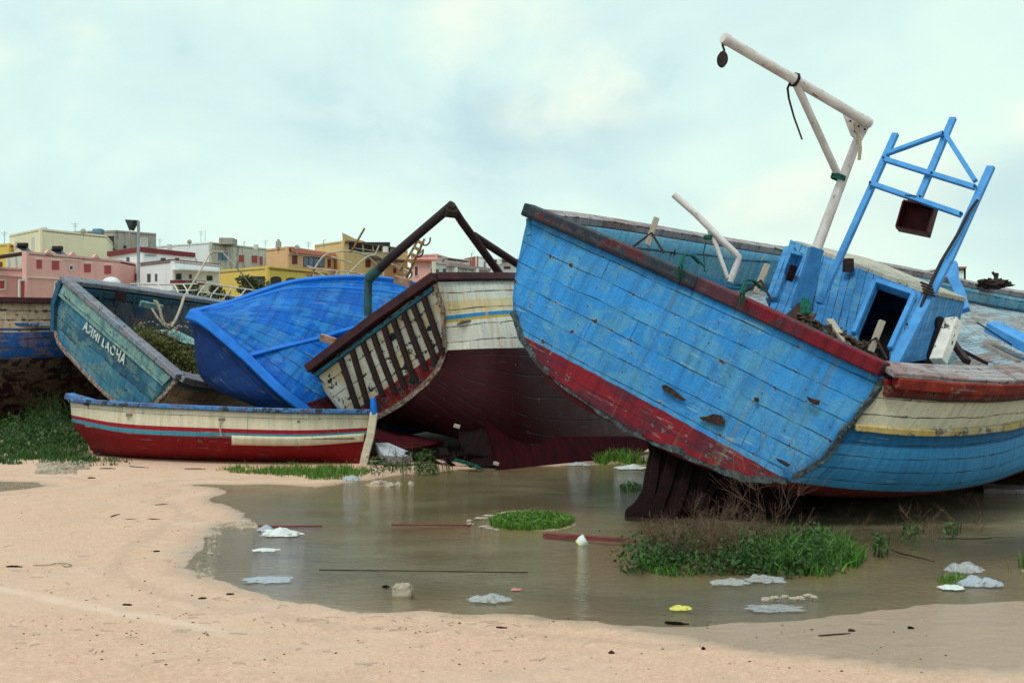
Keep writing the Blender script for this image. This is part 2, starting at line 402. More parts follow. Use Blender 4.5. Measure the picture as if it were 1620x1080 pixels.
m_redbox = simple('dark_red_box_paint', (.06, .004, .008), (.025, .002, .004), 9, .6, .3)
m_inside = simple('painted_cabin_shade', (.006, .006, .008), (.003, .003, .004), 5, .9, .2)  # near-black colour stands in for shade behind doorway and porthole

m_Btran = paint('flaking_cream_and_white_boards', (.60, .57, .47), bands=[(0, (.60, .57, .47)), (.70, (.20, .012, .02))], pw=.21, plen=6, patch=(.60, .44, .22), pamt=.55, pscale=2.6, chip=.60, chipcol=(.012, .03, .03), rust=.7, grime=.25, seed=13, band_noise=.02)
m_Bwhite = paint('chipped_white_boards', (.62, .61, .55), pw=.21, plen=6, chip=.655, chipcol=(.03, .04, .04), rust=.55, grime=.22, seed=14)
m_Bred = paint('deep_red_bottom_boards', (.055, .003, .007), scuff=.12, pw=.21, plen=6, patch=(.04, .01, .014), pamt=.6, chip=.70, chipcol=(.10, .09, .09), grime=.4, seed=15)
m_Bhull = paint('white_striped_red_hull', (.6, .6, .55), bands=[(0, (.60, .60, .53)), (.04, (.58, .50, .33)), (.086, (.03, .22, .46)), (.108, (.50, .34, .05)), (.122, (.62, .62, .56)), (.25, (.115, .008, .014))], bmax=4, pw=.24, plen=4, chip=.68, rust=.5, grime=.28, seed=16, band_noise=.002, chipcol=(.05, .04, .04))
m_stripe = simple('tarry_black_brown_batten', (.022, .014, .014), (.045, .025, .024), 8, .75, .5, stretch=(1, 4, 1))
m_Brail = simple('black_maroon_rail', (.03, .012, .016), (.06, .02, .025), 4, .7, .4, c3=(.12, .11, .12), thr=.68)
m_teal = simple('teal_rusty_pole_paint', (.015, .11, .12), (.02, .05, .06), 6, .6, .4, c3=(.12, .05, .025), thr=.56)

m_C = paint('cobalt_blue_clinker', (.003, .125, .54), spec=.1, scuff=.5, pw=.20, plen=12, patch=(.03, .22, .56), pamt=.6, pscale=2.2, chip=.685, chipcol=(.015, .06, .08), grime=.42, streak=.35, fade=(.004, .085, .42), seed=17, seam=.03, seamcol=(.004, .03, .17), lap=1.6, bump=.9, rough=.55)
m_Cn = paint('shade_painted_underside', (.002, .030, .15), pw=.4, plen=12, chip=.76, grime=.3, seed=18, seam=.02, seamcol=(.002, .015, .09))  # same cobalt hull, its underside shade painted in as darker blue
m_Cr = simple('cobalt_blue_rail_paint', (.006, .16, .62), (.004, .12, .5), 4, .55, .3, c3=(.02, .10, .11), thr=.67)

m_D = paint('worn_teal_blue_boards', (.04, .17, .29), pw=.165, plen=1.3, patch=(.17, .30, .30), pamt=.6, pscale=2.2, chip=.63, chipcol=(.03, .03, .03), grime=.4, seed=19, var=.7, seam=.07, seamcol=(.006, .02, .04), fade=(.07, .22, .27))
m_Dl = paint('pale_sea_green_board', (.21, .36, .34), pw=.20, plen=2.2, patch=(.06, .2, .27), pamt=.6, pscale=4, chip=.62, chipcol=(.015, .05, .06), grime=.4, seed=20, var=.2)
m_Dhull = paint('dark_teal_hull_boards', (.02, .085, .14), pw=.2, patch=(.05, .17, .22), pamt=.5, chip=.62, grime=.5, seed=21)
m_Dside = paint('brown_stripped_topsides', (.3, .2, .1), bands=[(0, (.03, .12, .19)), (.04, (.32, .24, .16)), (.22, (.02, .06, .12))], bmax=4, pw=.17, plen=5, patch=(.12, .10, .09), pamt=.5, chip=.64, grime=.5, seed=51)
m_Drail = paint('grey_worn_rail_top', (.20, .25, .33), pw=.07, plen=2, patch=(.28, .23, .26), pamt=.6, chip=.6, grime=.4, seed=22, lap=0)
m_Aedge = simple('tarry_plank_ends', (.07, .09, .10), (.02, .025, .03), 14, .9, .8, c3=(.26, .26, .24), thr=.6)
m_Dedge = simple('splintered_plank_ends', (.40, .30, .24), (.14, .09, .08), 14, .9, .8, c3=(.02, .03, .04), thr=.55)
m_floor = paint('bare_brown_floor_boards', (.30, .22, .14), pw=.3, plen=5, patch=(.16, .14, .12), pamt=.6, chip=.68, grime=.5, seed=23)

m_E = paint('flaking_banded_old_hull', (.4, .3, .2), scuff=.15, bands=[(0, (.50, .38, .27)), (.16, (.012, .075, .25)), (.175, (.5, .45, .4)), (.18, (.012, .08, .28)), (.34, (.02, .010, .009)), (.46, (.032, .004, .006))], bmax=3, pw=.2, plen=3, patch=(.30, .16, .10), pamt=.35, pscale=2.5, chip=.585, chipcol=(.06, .035, .028), grime=.4, seed=24, band_noise=.006)
m_F = paint('white_and_red_banded_dinghy', (.6, .57, .45), bands=[(0, (.66, .60, .46)), (.185, (.30, .012, .025)), (.245, (.06, .26, .36)), (.30, (.27, .010, .012))], bmax=3, pw=.33, plen=12, chip=.69, chipcol=(.06, .04, .03), rust=.4, grime=.28, seed=25, seam=.012, band_noise=.003, lap=.1)
m_Frail = paint('blue_dinghy_rail', (.05, .20, .48), pw=4, plen=20, patch=(.13, .02, .05), pamt=.5, pscale=5, chip=.58, chipcol=(.02, .03, .04), grime=.4, seed=26, seam=0, lap=0)
m_cream = paint('rust_stained_cream_paint', (.66, .60, .46), pw=3, plen=20, chip=.68, rust=.25, grime=.25, seed=27, seam=0, lap=0)

# ------------------------------------------------------------------ ground and water
pud = [(319,767),(345,772),(355,778),(332,791),(376,808),(395,826),(410,834),(380,836),(347,831),(338,843),(324,852),(301,881),(306,899),(358,921),(397,931),(435,942),
       (500,951),(565,961),(643,966),(700,966),(780,969),(860,977),(960,984),(1040,990),(1130,990),(1250,982),(1350,972),(1440,962),(1520,955),(1600,948),(1700,944),(2300,940),(2300,800),(1900,770),
       (1640,748),(1400,742),(1000,732),(900,736),(760,741),(640,751),(560,760),(500,770),(420,766)]
pud2 = [(-120,758),(-30,760),(0,762),(55,763),(82,768),(40,773),(0,776),(-120,776)]
def poly_sd(X, Y, poly):
    d = np.full(X.shape, 1e9); ins = np.zeros(X.shape, bool); k = len(poly)
    for i in range(k):
        (x0, y0), (x1, y1) = poly[i], poly[(i+1) % k]
        ex, ey = x1-x0, y1-y0; t = np.clip(((X-x0)*ex+(Y-y0)*ey)/(ex*ex+ey*ey), 0, 1)
        d = np.minimum(d, np.hypot(X-x0-ex*t, Y-y0-ey*t))
        c = ((y0 > Y) != (y1 > Y)); ins ^= c & (X < (x1-x0)*(Y-y0)/np.where(abs(y1-y0) < 1e-9, 1e-9, y1-y0)+x0)
    return np.where(ins, d, -d)
W1 = [tuple(G0(*q)[:2]) for q in pud]; W2 = [tuple(G0(*q)[:2]) for q in pud2]
ph = rng.uniform(0, 6.28, (26, 2)); fr_ = [(rng.normal()*2.0*(1+i*.22), rng.normal()*2.0*(1+i*.22)) for i in range(26)]
def wav(X, Y):
    s = 0
    for i, (a, b) in enumerate(fr_): s = s+np.sin(a*X+b*Y+ph[i, 0])/(1+i*.22)
    return s
MOUNDS = []
for (mx0, mx1, my0, my1) in ((776, 906, 816, 839), (1040, 1335, 870, 903), (582, 606, 764, 769), (970, 1030, 722, 736), (1482, 1516, 915, 924), (1590, 1700, 894, 909)):
    qa, qb, qc = G0(mx0, (my0+my1)/2), G0(mx1, (my0+my1)/2), (G0((mx0+mx1)/2, my0), G0((mx0+mx1)/2, my1))
    MOUNDS.append(((qa.x+qb.x)/2, (qc[0].y+qc[1].y)/2, (qb.x-qa.x)/2, (qc[0].y-qc[1].y)/2))
def depth(X, Y):
    ragged = wav(X*1.3, Y*1.3)*.018+wav(X*5.1+2, Y*5.1)*.009
    d = np.maximum(poly_sd(X, Y, W1), poly_sd(X, Y, W2))+ragged
    for (cx, cy, rx, ry) in MOUNDS:
        e = np.sqrt(((X-cx)/rx)**2+((Y-cy)/ry)**2)-1; d = np.minimum(d, e*min(rx, ry)+ragged*.6)
    return d
def gz(X, Y):
    X = np.asarray(X, float); Y = np.asarray(Y, float); d = depth(X, Y)
    z = np.where(d > 0, -np.clip(d*.055, 0, .075), np.clip(-d*.022, 0, .035))
    return z+wav(X*.8+3, Y*.8)*.0009+.00
def gz1(x, y): return float(gz(np.array([x]), np.array([y]))[0])

def axis(lo, hi, fine_lo, fine_hi, step, k=22):
    a = np.arange(fine_lo, fine_hi, step); l = fine_lo-np.geomspace(step, fine_lo-lo, k)[::-1]; r = fine_hi+np.geomspace(step, hi-fine_hi, k)
    return np.concatenate([l, a, [fine_hi], r])
gx = axis(-900, 900, -7.5, 8, .06); gy = np.concatenate([[-60, -20, 0, 2, 4, 5], np.arange(5.5, 18.5, .06), 18.5+np.geomspace(.1, 1500, 30)])
X, Y = np.meshgrid(gx, gy); Z = gz(X, Y)
def sheet(name, X, Y, Z, mat, mask=None):
    nr, nc = X.shape; co = np.stack([X, Y, Z], -1).reshape(-1, 3)
    idx = np.arange(nr*nc).reshape(nr, nc); q = np.stack([idx[:-1, :-1], idx[:-1, 1:], idx[1:, 1:], idx[1:, :-1]], -1).reshape(-1, 4)
    if mask is not None: q = q[mask[:-1, :-1].reshape(-1)]
    me = bpy.data.meshes.new(name); me.from_pydata(co.tolist(), [], q.tolist()); me.update(); me.shade_smooth(); me.materials.append(mat)
    at = me.attributes.new('dep', 'FLOAT', 'POINT'); at.data.foreach_set('value', depth(X, Y).ravel().astype(np.float32))
    o = bpy.data.objects.new(name, me); C.objects.link(o); o['kind'] = 'structure'; return o
m, n = newmat('damp_sand')
ob = n.new('ShaderNodeTexCoord').outputs['Object']; dep = n.new('ShaderNodeAttribute', attribute_name='dep').outputs['Fac']
g1 = n.noise(ob, 42, 8, .85); g2 = n.noise(ob, 9, 5, .6); g3 = n.noise(ob, .8, 4, .6, .5)
c = n.ramp(g1, [(.26, (.22, .13, .085)), (.42, (.51, .315, .225)), (.56, (.65, .425, .32)), (.70, (.88, .70, .56))])
c = n.mix(n.step(g2, .35, .7, 0, .35), c, (.50, .31, .215)); c = n.mix(n.step(g3, .45, .65, 0, .45), c, (.58, .43, .34))
vor = n.new('ShaderNodeTexVoronoi', {'Vector': ob, 'Scale': 38.}); 
grit = n.m('MULTIPLY', n.step(vor.outputs['Distance'], .10, .2, 1., 0.), n.step(n.wn(vor.outputs['Position']), .80, .83))
c = n.mix(grit, c, n.ramp(n.wn(n.vec(vor.outputs['Position'], 3, 3, 3)), [(0, (.06, .04, .03)), (.5, (.20, .13, .09)), (.8, (.75, .68, .58))]))
# long pale tyre track scraped across the beach
spx = n.new('ShaderNodeSeparateXYZ', {0: ob})
ta, tb_ = G0(-40, 930), G0(430, 1018); dx_, dy_ = tb_.x-ta.x, tb_.y-ta.y; L_ = math.hypot(dx_, dy_)
dl = n.m('ADD', n.m('MULTIPLY', n.m('SUBTRACT', spx.outputs[0], ta.x), -dy_/L_), n.m('MULTIPLY', n.m('SUBTRACT', spx.outputs[1], ta.y), dx_/L_))
dl = n.m('ABSOLUTE', n.m('ADD', dl, n.m('MULTIPLY', n.m('SUBTRACT', g3, .5), .25)))
c = n.mix(n.m('MULTIPLY', n.step(dl, .02, .11, .38, 0.), n.m('MULTIPLY', n.step(spx.outputs[0], -1.9, -1.2, 1., 0.), n.step(g2, .3, .6, .5, 1.))), c, (.74, .60, .50))
wet = n.step(n.m('ADD', dep, n.m('ADD', n.m('MULTIPLY', n.m('SUBTRACT', g2, .5), .3), n.step(spx.outputs[0], .4, 2.4, 0., 1.4))), -.30, .05)
tl = n.m('ADD', dep, n.m('MULTIPLY', n.m('SUBTRACT', g2, .5), .5))
c = n.mix(n.m('MULTIPLY', n.m('MULTIPLY', n.step(tl, -.62, -.5), n.step(tl, -.47, -.40, 1., 0.)), .25), c, (.30, .22, .17))
c = n.mix(n.m('MULTIPLY', wet, .72), c, (.36, .27, .19))
c = n.mix(n.step(dep, .02, 1.5, 0., .85), c, (.155, .12, .068))
far = n.step(n.m('ADD', spx.outputs[1], n.m('MULTIPLY', g3, 4)), 18, 24)
scrub = n.ramp(n.noise(ob, 2.2, 6, .7), [(.35, (.16, .12, .08)), (.55, (.07, .085, .03)), (.7, (.20, .17, .11))])
c = n.mix(far, c, scrub)
g4 = n.noise(ob, 2.6, 5, .65, .8)
foot = n.new('ShaderNodeTexVoronoi', {'Vector': n.vec(ob, 1, 1.5, 1), 'Scale': 1.7}, feature='SMOOTH_F1'); fo = n.step(foot.outputs['Distance'], .10, .22)
c = n.mix(n.m('MULTIPLY', n.step(g4, .48, .66), .32), c, (.42, .31, .24))
h = n.m('ADD', n.m('MULTIPLY', g1, .5), n.m('ADD', n.m('MULTIPLY', g2, .8), n.m('ADD', n.m('MULTIPLY', grit, .6), n.m('MULTIPLY', n.m('ADD', g4, n.m('MULTIPLY', fo, .35)), 1.6))))
n.out(n.bsdf(c, n.m('SUBTRACT', .9, n.m('MULTIPLY', n.m('POWER', wet, 2.), .72)), n.bump(h, .6, .016), **{'Specular IOR Level': .3}))
sheet('ground', X, Y, Z, m)

m, n = newmat('muddy_rippled_water')
ob = n.new('ShaderNodeTexCoord').outputs['Object']; dep = n.new('ShaderNodeAttribute', attribute_name='dep').outputs['Fac']
r1 = n.noise(n.vec(ob, 1, 1.3, 1), 11, 4, .6, .6); r2 = n.noise(n.vec(ob, 1, 1.6, 1, (3, 1, 0)), 34, 3, .6)
r3 = n.noise(n.vec(ob, .5, .9, 1), 1.2, 3)
amp = n.step(r3, .3, .65, .5, 1.)
nr = n.bump(n.m('MULTIPLY', n.m('ADD', n.m('MULTIPLY', r1, .7), n.m('MULTIPLY', r2, .3)), amp), .6, .018)
mudc = n.ramp(n.noise(n.vec(ob, .7, 1.8, 1), 1.4, 5, .6), [(.35, (.20, .17, .10)), (.6, (.33, .29, .185))])
op = n.step(n.m('ADD', dep, n.m('MULTIPLY', n.m('SUBTRACT', r3, .5), .5)), -.02, 2.6, .02, .93)
body = n.new('ShaderNodeMixShader', {0: op, 1: n.new('ShaderNodeBsdfTransparent', {0: (.80, .82, .70, 1)}).outputs[0],
             2: n.new('ShaderNodeBsdfDiffuse', {0: mudc, 'Normal': nr}).outputs[0]}).outputs[0]
fres = n.new('ShaderNodeFresnel', {'IOR': 1.33, 'Normal': nr}).outputs[0]
sh = n.new('ShaderNodeMixShader', {0: fres, 1: body, 2: n.new('ShaderNodeBsdfGlossy', {'Color': (.88, .90, .92, 1), 'Roughness': .05, 'Normal': nr}).outputs[0]}).outputs[0]
n.out(sh)
wx = np.arange(-9.5, 16, .06); wy = np.arange(5.4, 19, .06); X, Y = np.meshgrid(wx, wy); D_ = depth(X, Y)
sheet('water', X, Y, np.zeros_like(X), m, D_ > -.18)

# ================================================================== BOAT A: big sky blue fishing boat
TA = Plane(P(833, 335, 13.0), P(1400, 592, 10.6), P(1020, 690, 11.7))
A = thing('fishing_boat', 'big sky blue fishing boat heeled over at right with broad plank transom', 'boat', (3.2, 12.5, .05))
upA = (Vector((0, 0, 1))-TA.u*TA.u.z); upA = (upA+TA.n*-.05).normalized()
outA = [(836,340),(1399,596),(1378,634),(1342,676),(1305,722),(1262,757),(1244,762),(1190,757),(1130,738),(1075,712),(1020,692),(975,664),(920,628),(868,590),(842,560),(824,528),(814,500),(812,470),(818,420),(828,370)]
red = [(819,527),(940,592),(1060,655),(1160,712),(1236,754)]
blueo = [(836,340),(1399,596),(1378,634),(1342,676),(1305,722),(1262,757),(1244,758)]+[(q[0], q[1]) for q in red[::-1][1:]]+[(814,500),(812,470),(818,420),(828,370)]
pan = panel(TA, outA, 34, 46, .05, .02, seed=1)
# split the panel faces between the blue planking and the red bottom paint
def project(v): return (810+FPX*v.x/v.y, HOR-(v.z-EYE)*FPX/v.y)
LrA = TA.uv(TA.at(819, 527)); LrB = TA.uv(TA.at(1236, 754)); LrM = TA.uv(TA.at(1060, 655))
def red_v(u):
    t = (u-LrA[0])/(LrB[0]-LrA[0]); base = LrA[1]+(LrB[1]-LrA[1])*t
    tm = (LrM[0]-LrA[0])/(LrB[0]-LrA[0]); sag = LrM[1]-(LrA[1]+(LrB[1]-LrA[1])*tm)
    return base+sag*4*t*(1-t)
us_ = np.linspace(LrA[0], LrB[0], 9); cf = np.polyfit(us_, [red_v(u) for u in us_], 2)
m_Atran = paint('sky_blue_planks_red_foot', BLUE, pw=.20, plen=5, patch=(.10, .31, .46), pamt=.5, pscale=3.2, chip=.66, scuff=.55, fade=(.07, .27, .50), grime=.36, streak=.4, seam=.035, seamcol=(.008, .03, .045), var=.2, bump=.7, seed=1,
                low=((.20, .008, .018), (cf[2], cf[1], cf[0]), (.075, .016, .028)))
tr = pan.build('transom', m_Atran, A, solid=.09)
bowA = Vector((11.3, 22.2, 2.1))
L0 = [TA.at(1397, 598), P(1500, 606, 10.8), P(1600, 606, 11.4), P(1700, 590, 12.8), P(1830, 550, 16), bowA]
L1 = [TA.at(1345, 672), P(1450, 680, 10.75), P(1550, 676, 11.2), P(1640, 658, 12.2), P(1810, 600, 15.5), bowA]
L2 = [TA.at(1252, 757), P(1400, 771, 10.95), P(1520, 766, 11.5), P(1620, 737, 12.4), P(1800, 655, 15.5), bowA]
L3 = [TA.at(1130, 738), (2.5, 11.9, .22), (3.6, 13, .1), (5.6, 14.8, .12), (8.3, 17.6, .5), bowA]
L4 = [TA.at(1020, 690), (1.9, 12.9, .4), (3.2, 14.4, .14), (5.2, 16.2, .1), (8, 19, .3), bowA]
L5 = [TA.at(850, 572), (1.0, 13.9, 1.15), (2.4, 15.6, .95), (4.8, 17.6, .9), (7.9, 20.2, 1.1), bowA]
L6 = [TA.at(836, 345), P(950, 356, 14.2), P(1180, 393, 16), P(1420, 430, 18.5), P(1620, 470, 20.8), bowA]
rows, vs, nvs = loft([L0, L1, L2, L3, L4, L5, L6], 60, 8, [.55, .95, .8, .8, 1.1, 1.3], .02, 3.)
MB().grid(rows, None, vs, nvs, flip=True).build('hull', m_Ahull, A, solid=.06, soff=0)
c0 = cr(L0, 40); c6 = cr(L6, 40)
inn = lambda c, k, d: [p+TA.u*k-upA*(d if not callable(d) else d(i/39)) for i, p in enumerate(c)]
# cap rails
rl = MB().sweep([p-TA.u*.03+upA*.075 for p in c0], .34, .055, upA).build('cap_rail', m_raildw, A, bevel=.012, label='weathered grey starboard cap rail')
ob_ = lambda k, d, w: [p+TA.u*k*.75-TA.v*0+Vector((.25, -.6, 0))*k*.8-upA*d for p in c0]
MB().sweep(ob_(.10, 0, 0), .10, .095, upA).build('rail_fascia', m_maroon, A, bevel=.008, label='maroon face of the starboard rail')
MB().sweep(ob_(.05, .095, 0), .09, .09, upA).build('rubbing_strake', paint('red_under_strake', (.30, .035, .02), pw=5, patch=(.12, .015, .02), pamt=.8, pscale=1.2, chip=.64, grime=.4, seam=0, lap=0, seed=47), A, bevel=.008, label='red strake under the starboard rail')
MB().sweep([p+upA*.04 for p in c6], .20, .09, upA).build('cap_rail', m_raildw, A, bevel=.012, label='far port cap rail')
c1 = cr(L1, 40)
MB().sweep([p+(TA.u*.04) for p in c1[:]], .06, .062, upA).build('rubbing_strake', m_yellow, A, bevel=.01, label='flaking yellow strake')
tt = cr([TA.at(834, 337), TA.at(975, 397), TA.at(1120, 461), TA.at(1260, 526), TA.at(1398, 591)], 24)
m_slate = paint('slate_and_red_rail', (.028, .042, .058), scuff=.12, pw=5, plen=50, patch=(.13, .012, .02), pamt=.7, pscale=1.9, chip=.66, chipcol=(.03, .035, .04), grime=.45, seed=44, seam=0, lap=0)
m_crim = paint('crimson_and_slate_rail', (.17, .009, .02), scuff=.2, pw=5, plen=50, patch=(.04, .04, .055), pamt=.7, pscale=1.5, chip=.64, chipcol=(.05, .04, .04), grime=.5, seed=46, seam=0, lap=0)
MB().sweep([p+TA.n*.02+upA*.03 for p in tt[:12]], .17, .130, upA).build('transom_rail', m_slate, A, bevel=.012, label='slate grey left half of the transom rail')
MB().sweep([p+TA.n*.02+upA*.03 for p in tt[11:]], .168, .127, upA).build('transom_rail', m_crim, A, bevel=.012, label='crimson right half of the transom rail')
MB().sweep([p-TA.n*.17+upA*.06 for p in tt], .12, .07, upA).build('transom_capping', m_bone, A, bevel=.01)
MB().sweep([p+TA.n*.025+Vector((mnoise.noise(p*9), 0, mnoise.noise(p*9+Vector((5, 0, 0)))))*.022 for p in cr([TA.at(1397, 600), TA.at(1378, 634), TA.at(1342, 677), TA.at(1305, 723), TA.at(1258, 757)], 70)], .045, .04, upA).build('corner_plank_ends', m_Aedge, A)
MB().sweep([p+TA.n*.015+Vector((mnoise.noise(p*9), 0, mnoise.noise(p*9+Vector((5, 0, 0)))))*.025 for p in cr([TA.at(814, 495), TA.at(826, 530), TA.at(845, 562), TA.at(872, 592), TA.at(922, 629), TA.at(976, 665), TA.at(1022, 692), TA.at(1076, 713), TA.at(1132, 739), TA.at(1190, 757), TA.at(1246, 761)], 120)], .06, .05, TA.n).build('bottom_plank_ends', m_Aedge, A)
# deck and inner bulwark
dd = lambda t: .72 if t < .25 else .72-.5*min(1, (t-.25)/.35)
d0 = inn(c0, -.16, lambda t: dd(t)*.55); d6 = inn(c6, .16, dd)
drows = [[a.lerp(b, i/16) for a, b in zip(d0, d6)] for i in range(17)]
MB().grid(drows).build('deck', m_Adeck, A, solid=.04)
i6 = [[p+TA.u*.13-upA*(dd(j/39)*i/4) for j, p in enumerate(c6)] for i in range(5)]
MB().grid(i6).build('inner_bulwark', m_Abul, A, solid=.03)
i0 = [[p-TA.u*.13-upA*(dd(j/39)*.55*i/4) for j, p in enumerate(c0)] for i in range(5)]
MB().grid(i0).build('inner_bulwark', m_Abul, A, solid=.03)
# broken holes in the planking
def scar(plane, pts, mat, parent, name='broken_plank_hole', off=.012):
    q = [plane.at(*p)+plane.n*(off) for p in pts]
    return q
def patch_on(plane, pts, mat, parent, name, off, th=.012):
    q = [plane.at(*p) for p in pts]
    umid = [plane.uv(x)[0] for x in q]; o = plane.n*off
    MB().slab([x+o for x in q], -plane.n*th).build(name, mat, parent, smooth=False)
m_hole = simple('splintered_dark_hole', (.02, .012, .01), (.05, .026, .02), 18, .95, .9, c3=(.16, .08, .05), thr=.6)
bul = lambda px, py: None
for pts in ([(1053,612),(1060,611),(1070,617),(1080,626),(1092,636),(1086,636),(1074,631),(1062,622),(1055,619)],
            [(1112,662),(1124,661),(1134,657),(1147,659),(1153,668),(1148,675),(1138,674),(1127,670),(1117,667)],
            [(1281,629),(1290,633),(1302,636),(1300,643),(1291,642),(1285,637)],
            [(1199,631),(1206,632),(1205,639),(1199,637)], [(1232,726),(1245,730),(1256,737),(1250,740),(1238,733)]):
    patch_on(TA, pts, m_hole, A, 'broken_plank_hole', .085)
# rudder and sternpost, standing in the water
PR = Plane(P(1020, 690, 11.85), P(1200, 750, 11.5), P(1000, 825, 11.5))
rud = [(1019,692),(1026,716),(1020,742),(1014,775),(1003,795),(988,805),(985,830),(1045,836),(1075,812),(1120,806),(1200,812),(1262,815),(1258,770),(1190,752),(1130,735),(1075,710)]
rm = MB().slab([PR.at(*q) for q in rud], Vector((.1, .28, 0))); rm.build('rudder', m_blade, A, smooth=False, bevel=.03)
rs = MB()
for k in range(7):
    a = PR.at(1040+k*26, 705+k*11); b = PR.at(1005+k*30+rng.normal()*8, 820+rng.normal()*4)
    rs.sweep([a-TA.u*.0+Vector((0, -.03-.02*rng.random(), 0)), a.lerp(b, .5)+Vector((rng.normal()*.02, -.05, 0)), b+Vector((0, -.03, 0))], .06+.05*rng.random(), .04, (0, 1, 0))
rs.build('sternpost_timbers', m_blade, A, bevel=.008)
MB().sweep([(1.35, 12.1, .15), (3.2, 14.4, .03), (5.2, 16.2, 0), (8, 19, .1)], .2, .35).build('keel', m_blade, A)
# deckhouse
a0, a1 = P(1228, 505, 13.0), P(1262, 388, 13.7); b0, b1 = P(1424, 575, 11.7), P(1458, 462, 12.3); e0, e1 = P(1500, 563, 12.9), P(1524, 474, 13.3); g1 = a1+(e1-b1)*1.6
cab = MB(); CP = Plane(a0, b0, a1)
door = [P(0, 0, 1)]*0
dq = [CP.at(1387, 452), CP.at(1443, 471), CP.at(1408, 549), CP.at(1356, 527)]
def skew_uv(o, A_, B_):
    A_ = A_-o; B_ = B_-o; aa, bb, ab = A_.dot(A_), B_.dot(B_), A_.dot(B_); de = aa*bb-ab*ab
    def f(p):
        d = p-o; x, y = d.dot(A_), d.dot(B_); s_ = (x*bb-y*ab)/de; t_ = (y*aa-x*ab)/de
        return (t_*B_.length, s_*A_.length)
    return f
cuv = skew_uv(a0, b0, a1)
mbc = MB()
mbc.slab([a0, CP.at(1357, 545), dq[3], dq[0], CP.at(1392, 437), a1], -CP.n*.05, cuv)
mbc.slab([CP.at(1407, 568), b0, b1, CP.at(1443, 457), dq[1], dq[2]], -CP.n*.05, cuv)
mbc.slab([CP.at(1392, 437), dq[0], dq[1], CP.at(1443, 457)], -CP.n*.05, cuv)
SP = Plane(b0, e0, b1)
mbc.slab([b0, e0, e1, b1], -SP.n*.05, skew_uv(b0, e0, b1))
hv = (e1-b1)*1.6
mbc.slab([a0, a1, a1+hv, a0+hv], CP.u*.05); mbc.slab([a0+hv, a1+hv, e1, e0], -CP.n*.05)
house = mbc.build('deckhouse', m_cabin, A, smooth=False)
MB().slab([a1+CP.n*.02-CP.u*.04-upA*.02, b1+CP.n*.02+CP.u*.02-upA*.02, e1+CP.u*.03-upA*.02, a1+hv-upA*.02], upA*.05).build('roof', m_roof, house, smooth=False, bevel=.008)
MB().slab([dq[0].lerp(dq[2], -.2)-CP.n*.5, dq[1].lerp(dq[3], -.2)-CP.n*.5, dq[2].lerp(dq[0], -.2)-CP.n*.5, dq[3].lerp(dq[1], -.2)-CP.n*.5], -CP.n*.3).build('painted_shade_panel', m_inside, house, smooth=False)  # slab set behind the doorway, cabin shade painted on it
fm = MB()
for q, r_ in ((0, 1), (1, 2), (3, 0)): cd_ = (dq[0]+dq[2])/2; fm.sweep([dq[q]+(dq[q]-cd_)*.10+CP.n*.025, dq[r_]+(dq[r_]-cd_)*.10+CP.n*.025], .05, .05, CP.n)
fm.build('door_frame', m_frame, house, smooth=False, bevel=.008)
# oval porthole in the side wall
pc = SP.at(1482, 514); ov = [pc+SP.n*.045+SP.u*(.13*math.cos(t))+SP.v*(.085*math.sin(t)) for t in np.linspace(0, 2*math.pi, 24, endpoint=False)]
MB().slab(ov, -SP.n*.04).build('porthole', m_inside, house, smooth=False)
# coaming boxes aft of the house
bx_ = MB()
for (x0, y0, x1, y1, w_) in ((1222,478,1252,395,.12), (1243,490,1276,405,.16), (1262,400,1228,486,.05)):
    bx_.sweep([P(x0, y0, 12.7), P(x1, y1, 13.3)], w_, .12, CP.n)
bx_.build('aft_locker', m_cabin, A, smooth=False, bevel=.01)
MB().slab([P(1215, 492, 12.6), P(1262, 515, 12.3), P(1290, 395, 13.2), P(1250, 378, 13.5)], -CP.n*.2, cuv).build('engine_casing', m_cabin, A, smooth=False, bevel=.01)
MB().box(P(1252, 432, 12.55), .07, .05, .16, Matrix.Rotation(R(18), 3, 'Y')).build('rusty_latch', m_blade, A, bevel=.01)
# gantry frame of light blue bars
gf = thing('x', '', '', (0, 0, 0)); bpy.data.objects.remove(gf)
GP = Plane(P(1418, 213, 12.9), P(1568, 265, 12.0), P(1400, 600, 11.45))
def gbar(a, b, w_=.062, name='gantry_bar', mat=None, par=None, off=0.):
    MB().sweep([GP.at(*a)+GP.n*off, GP.at(*b)+GP.n*off], w_, .045, GP.n).build(name, mat or m_frame, par or gant, smooth=False, bevel=.004)
gant = MB().sweep([GP.at(1417, 212), GP.at(1296, 480)], .065, .05, GP.n).build('gantry_frame', m_frame, A, smooth=False, bevel=.004)
gbar((1568, 264), (1500, 415), .075, 'gantry_leg'); gbar((1500, 415), (1412, 588), .10, 'gantry_leg', off=.03)
gbar((1508, 187), (1452, 318), .066, 'gantry_post', off=.0)
gbar((1402, 257), (1546, 302), .05, off=.052); gbar((1380, 295), (1524, 345), .05, off=.052)
gbar((1405, 249), (1496, 216), .045, off=.054); gbar((1500, 220), (1546, 292), .045, off=.054)
MB().tube([GP.at(1550, 322)+GP.n*.06, GP.at(1537, 340)+GP.n*.06, GP.at(1522, 372)+GP.n*.07, GP.at(1493, 420)+GP.n*.07, GP.at(1470, 470)+GP.n*.08, GP.at(1460, 490)+GP.n*.05], .014, 6).build('slack_cable', m_iron, gant)
lash = MB()
for k in range(4): lash.tube([GP.at(1462+k*1.5, 455+k*5)+GP.n*.09, GP.at(1480+k*1.5, 462+k*5)+GP.n*.09], .012, 5)
lash.build('black_lashing', m_iron, gant)
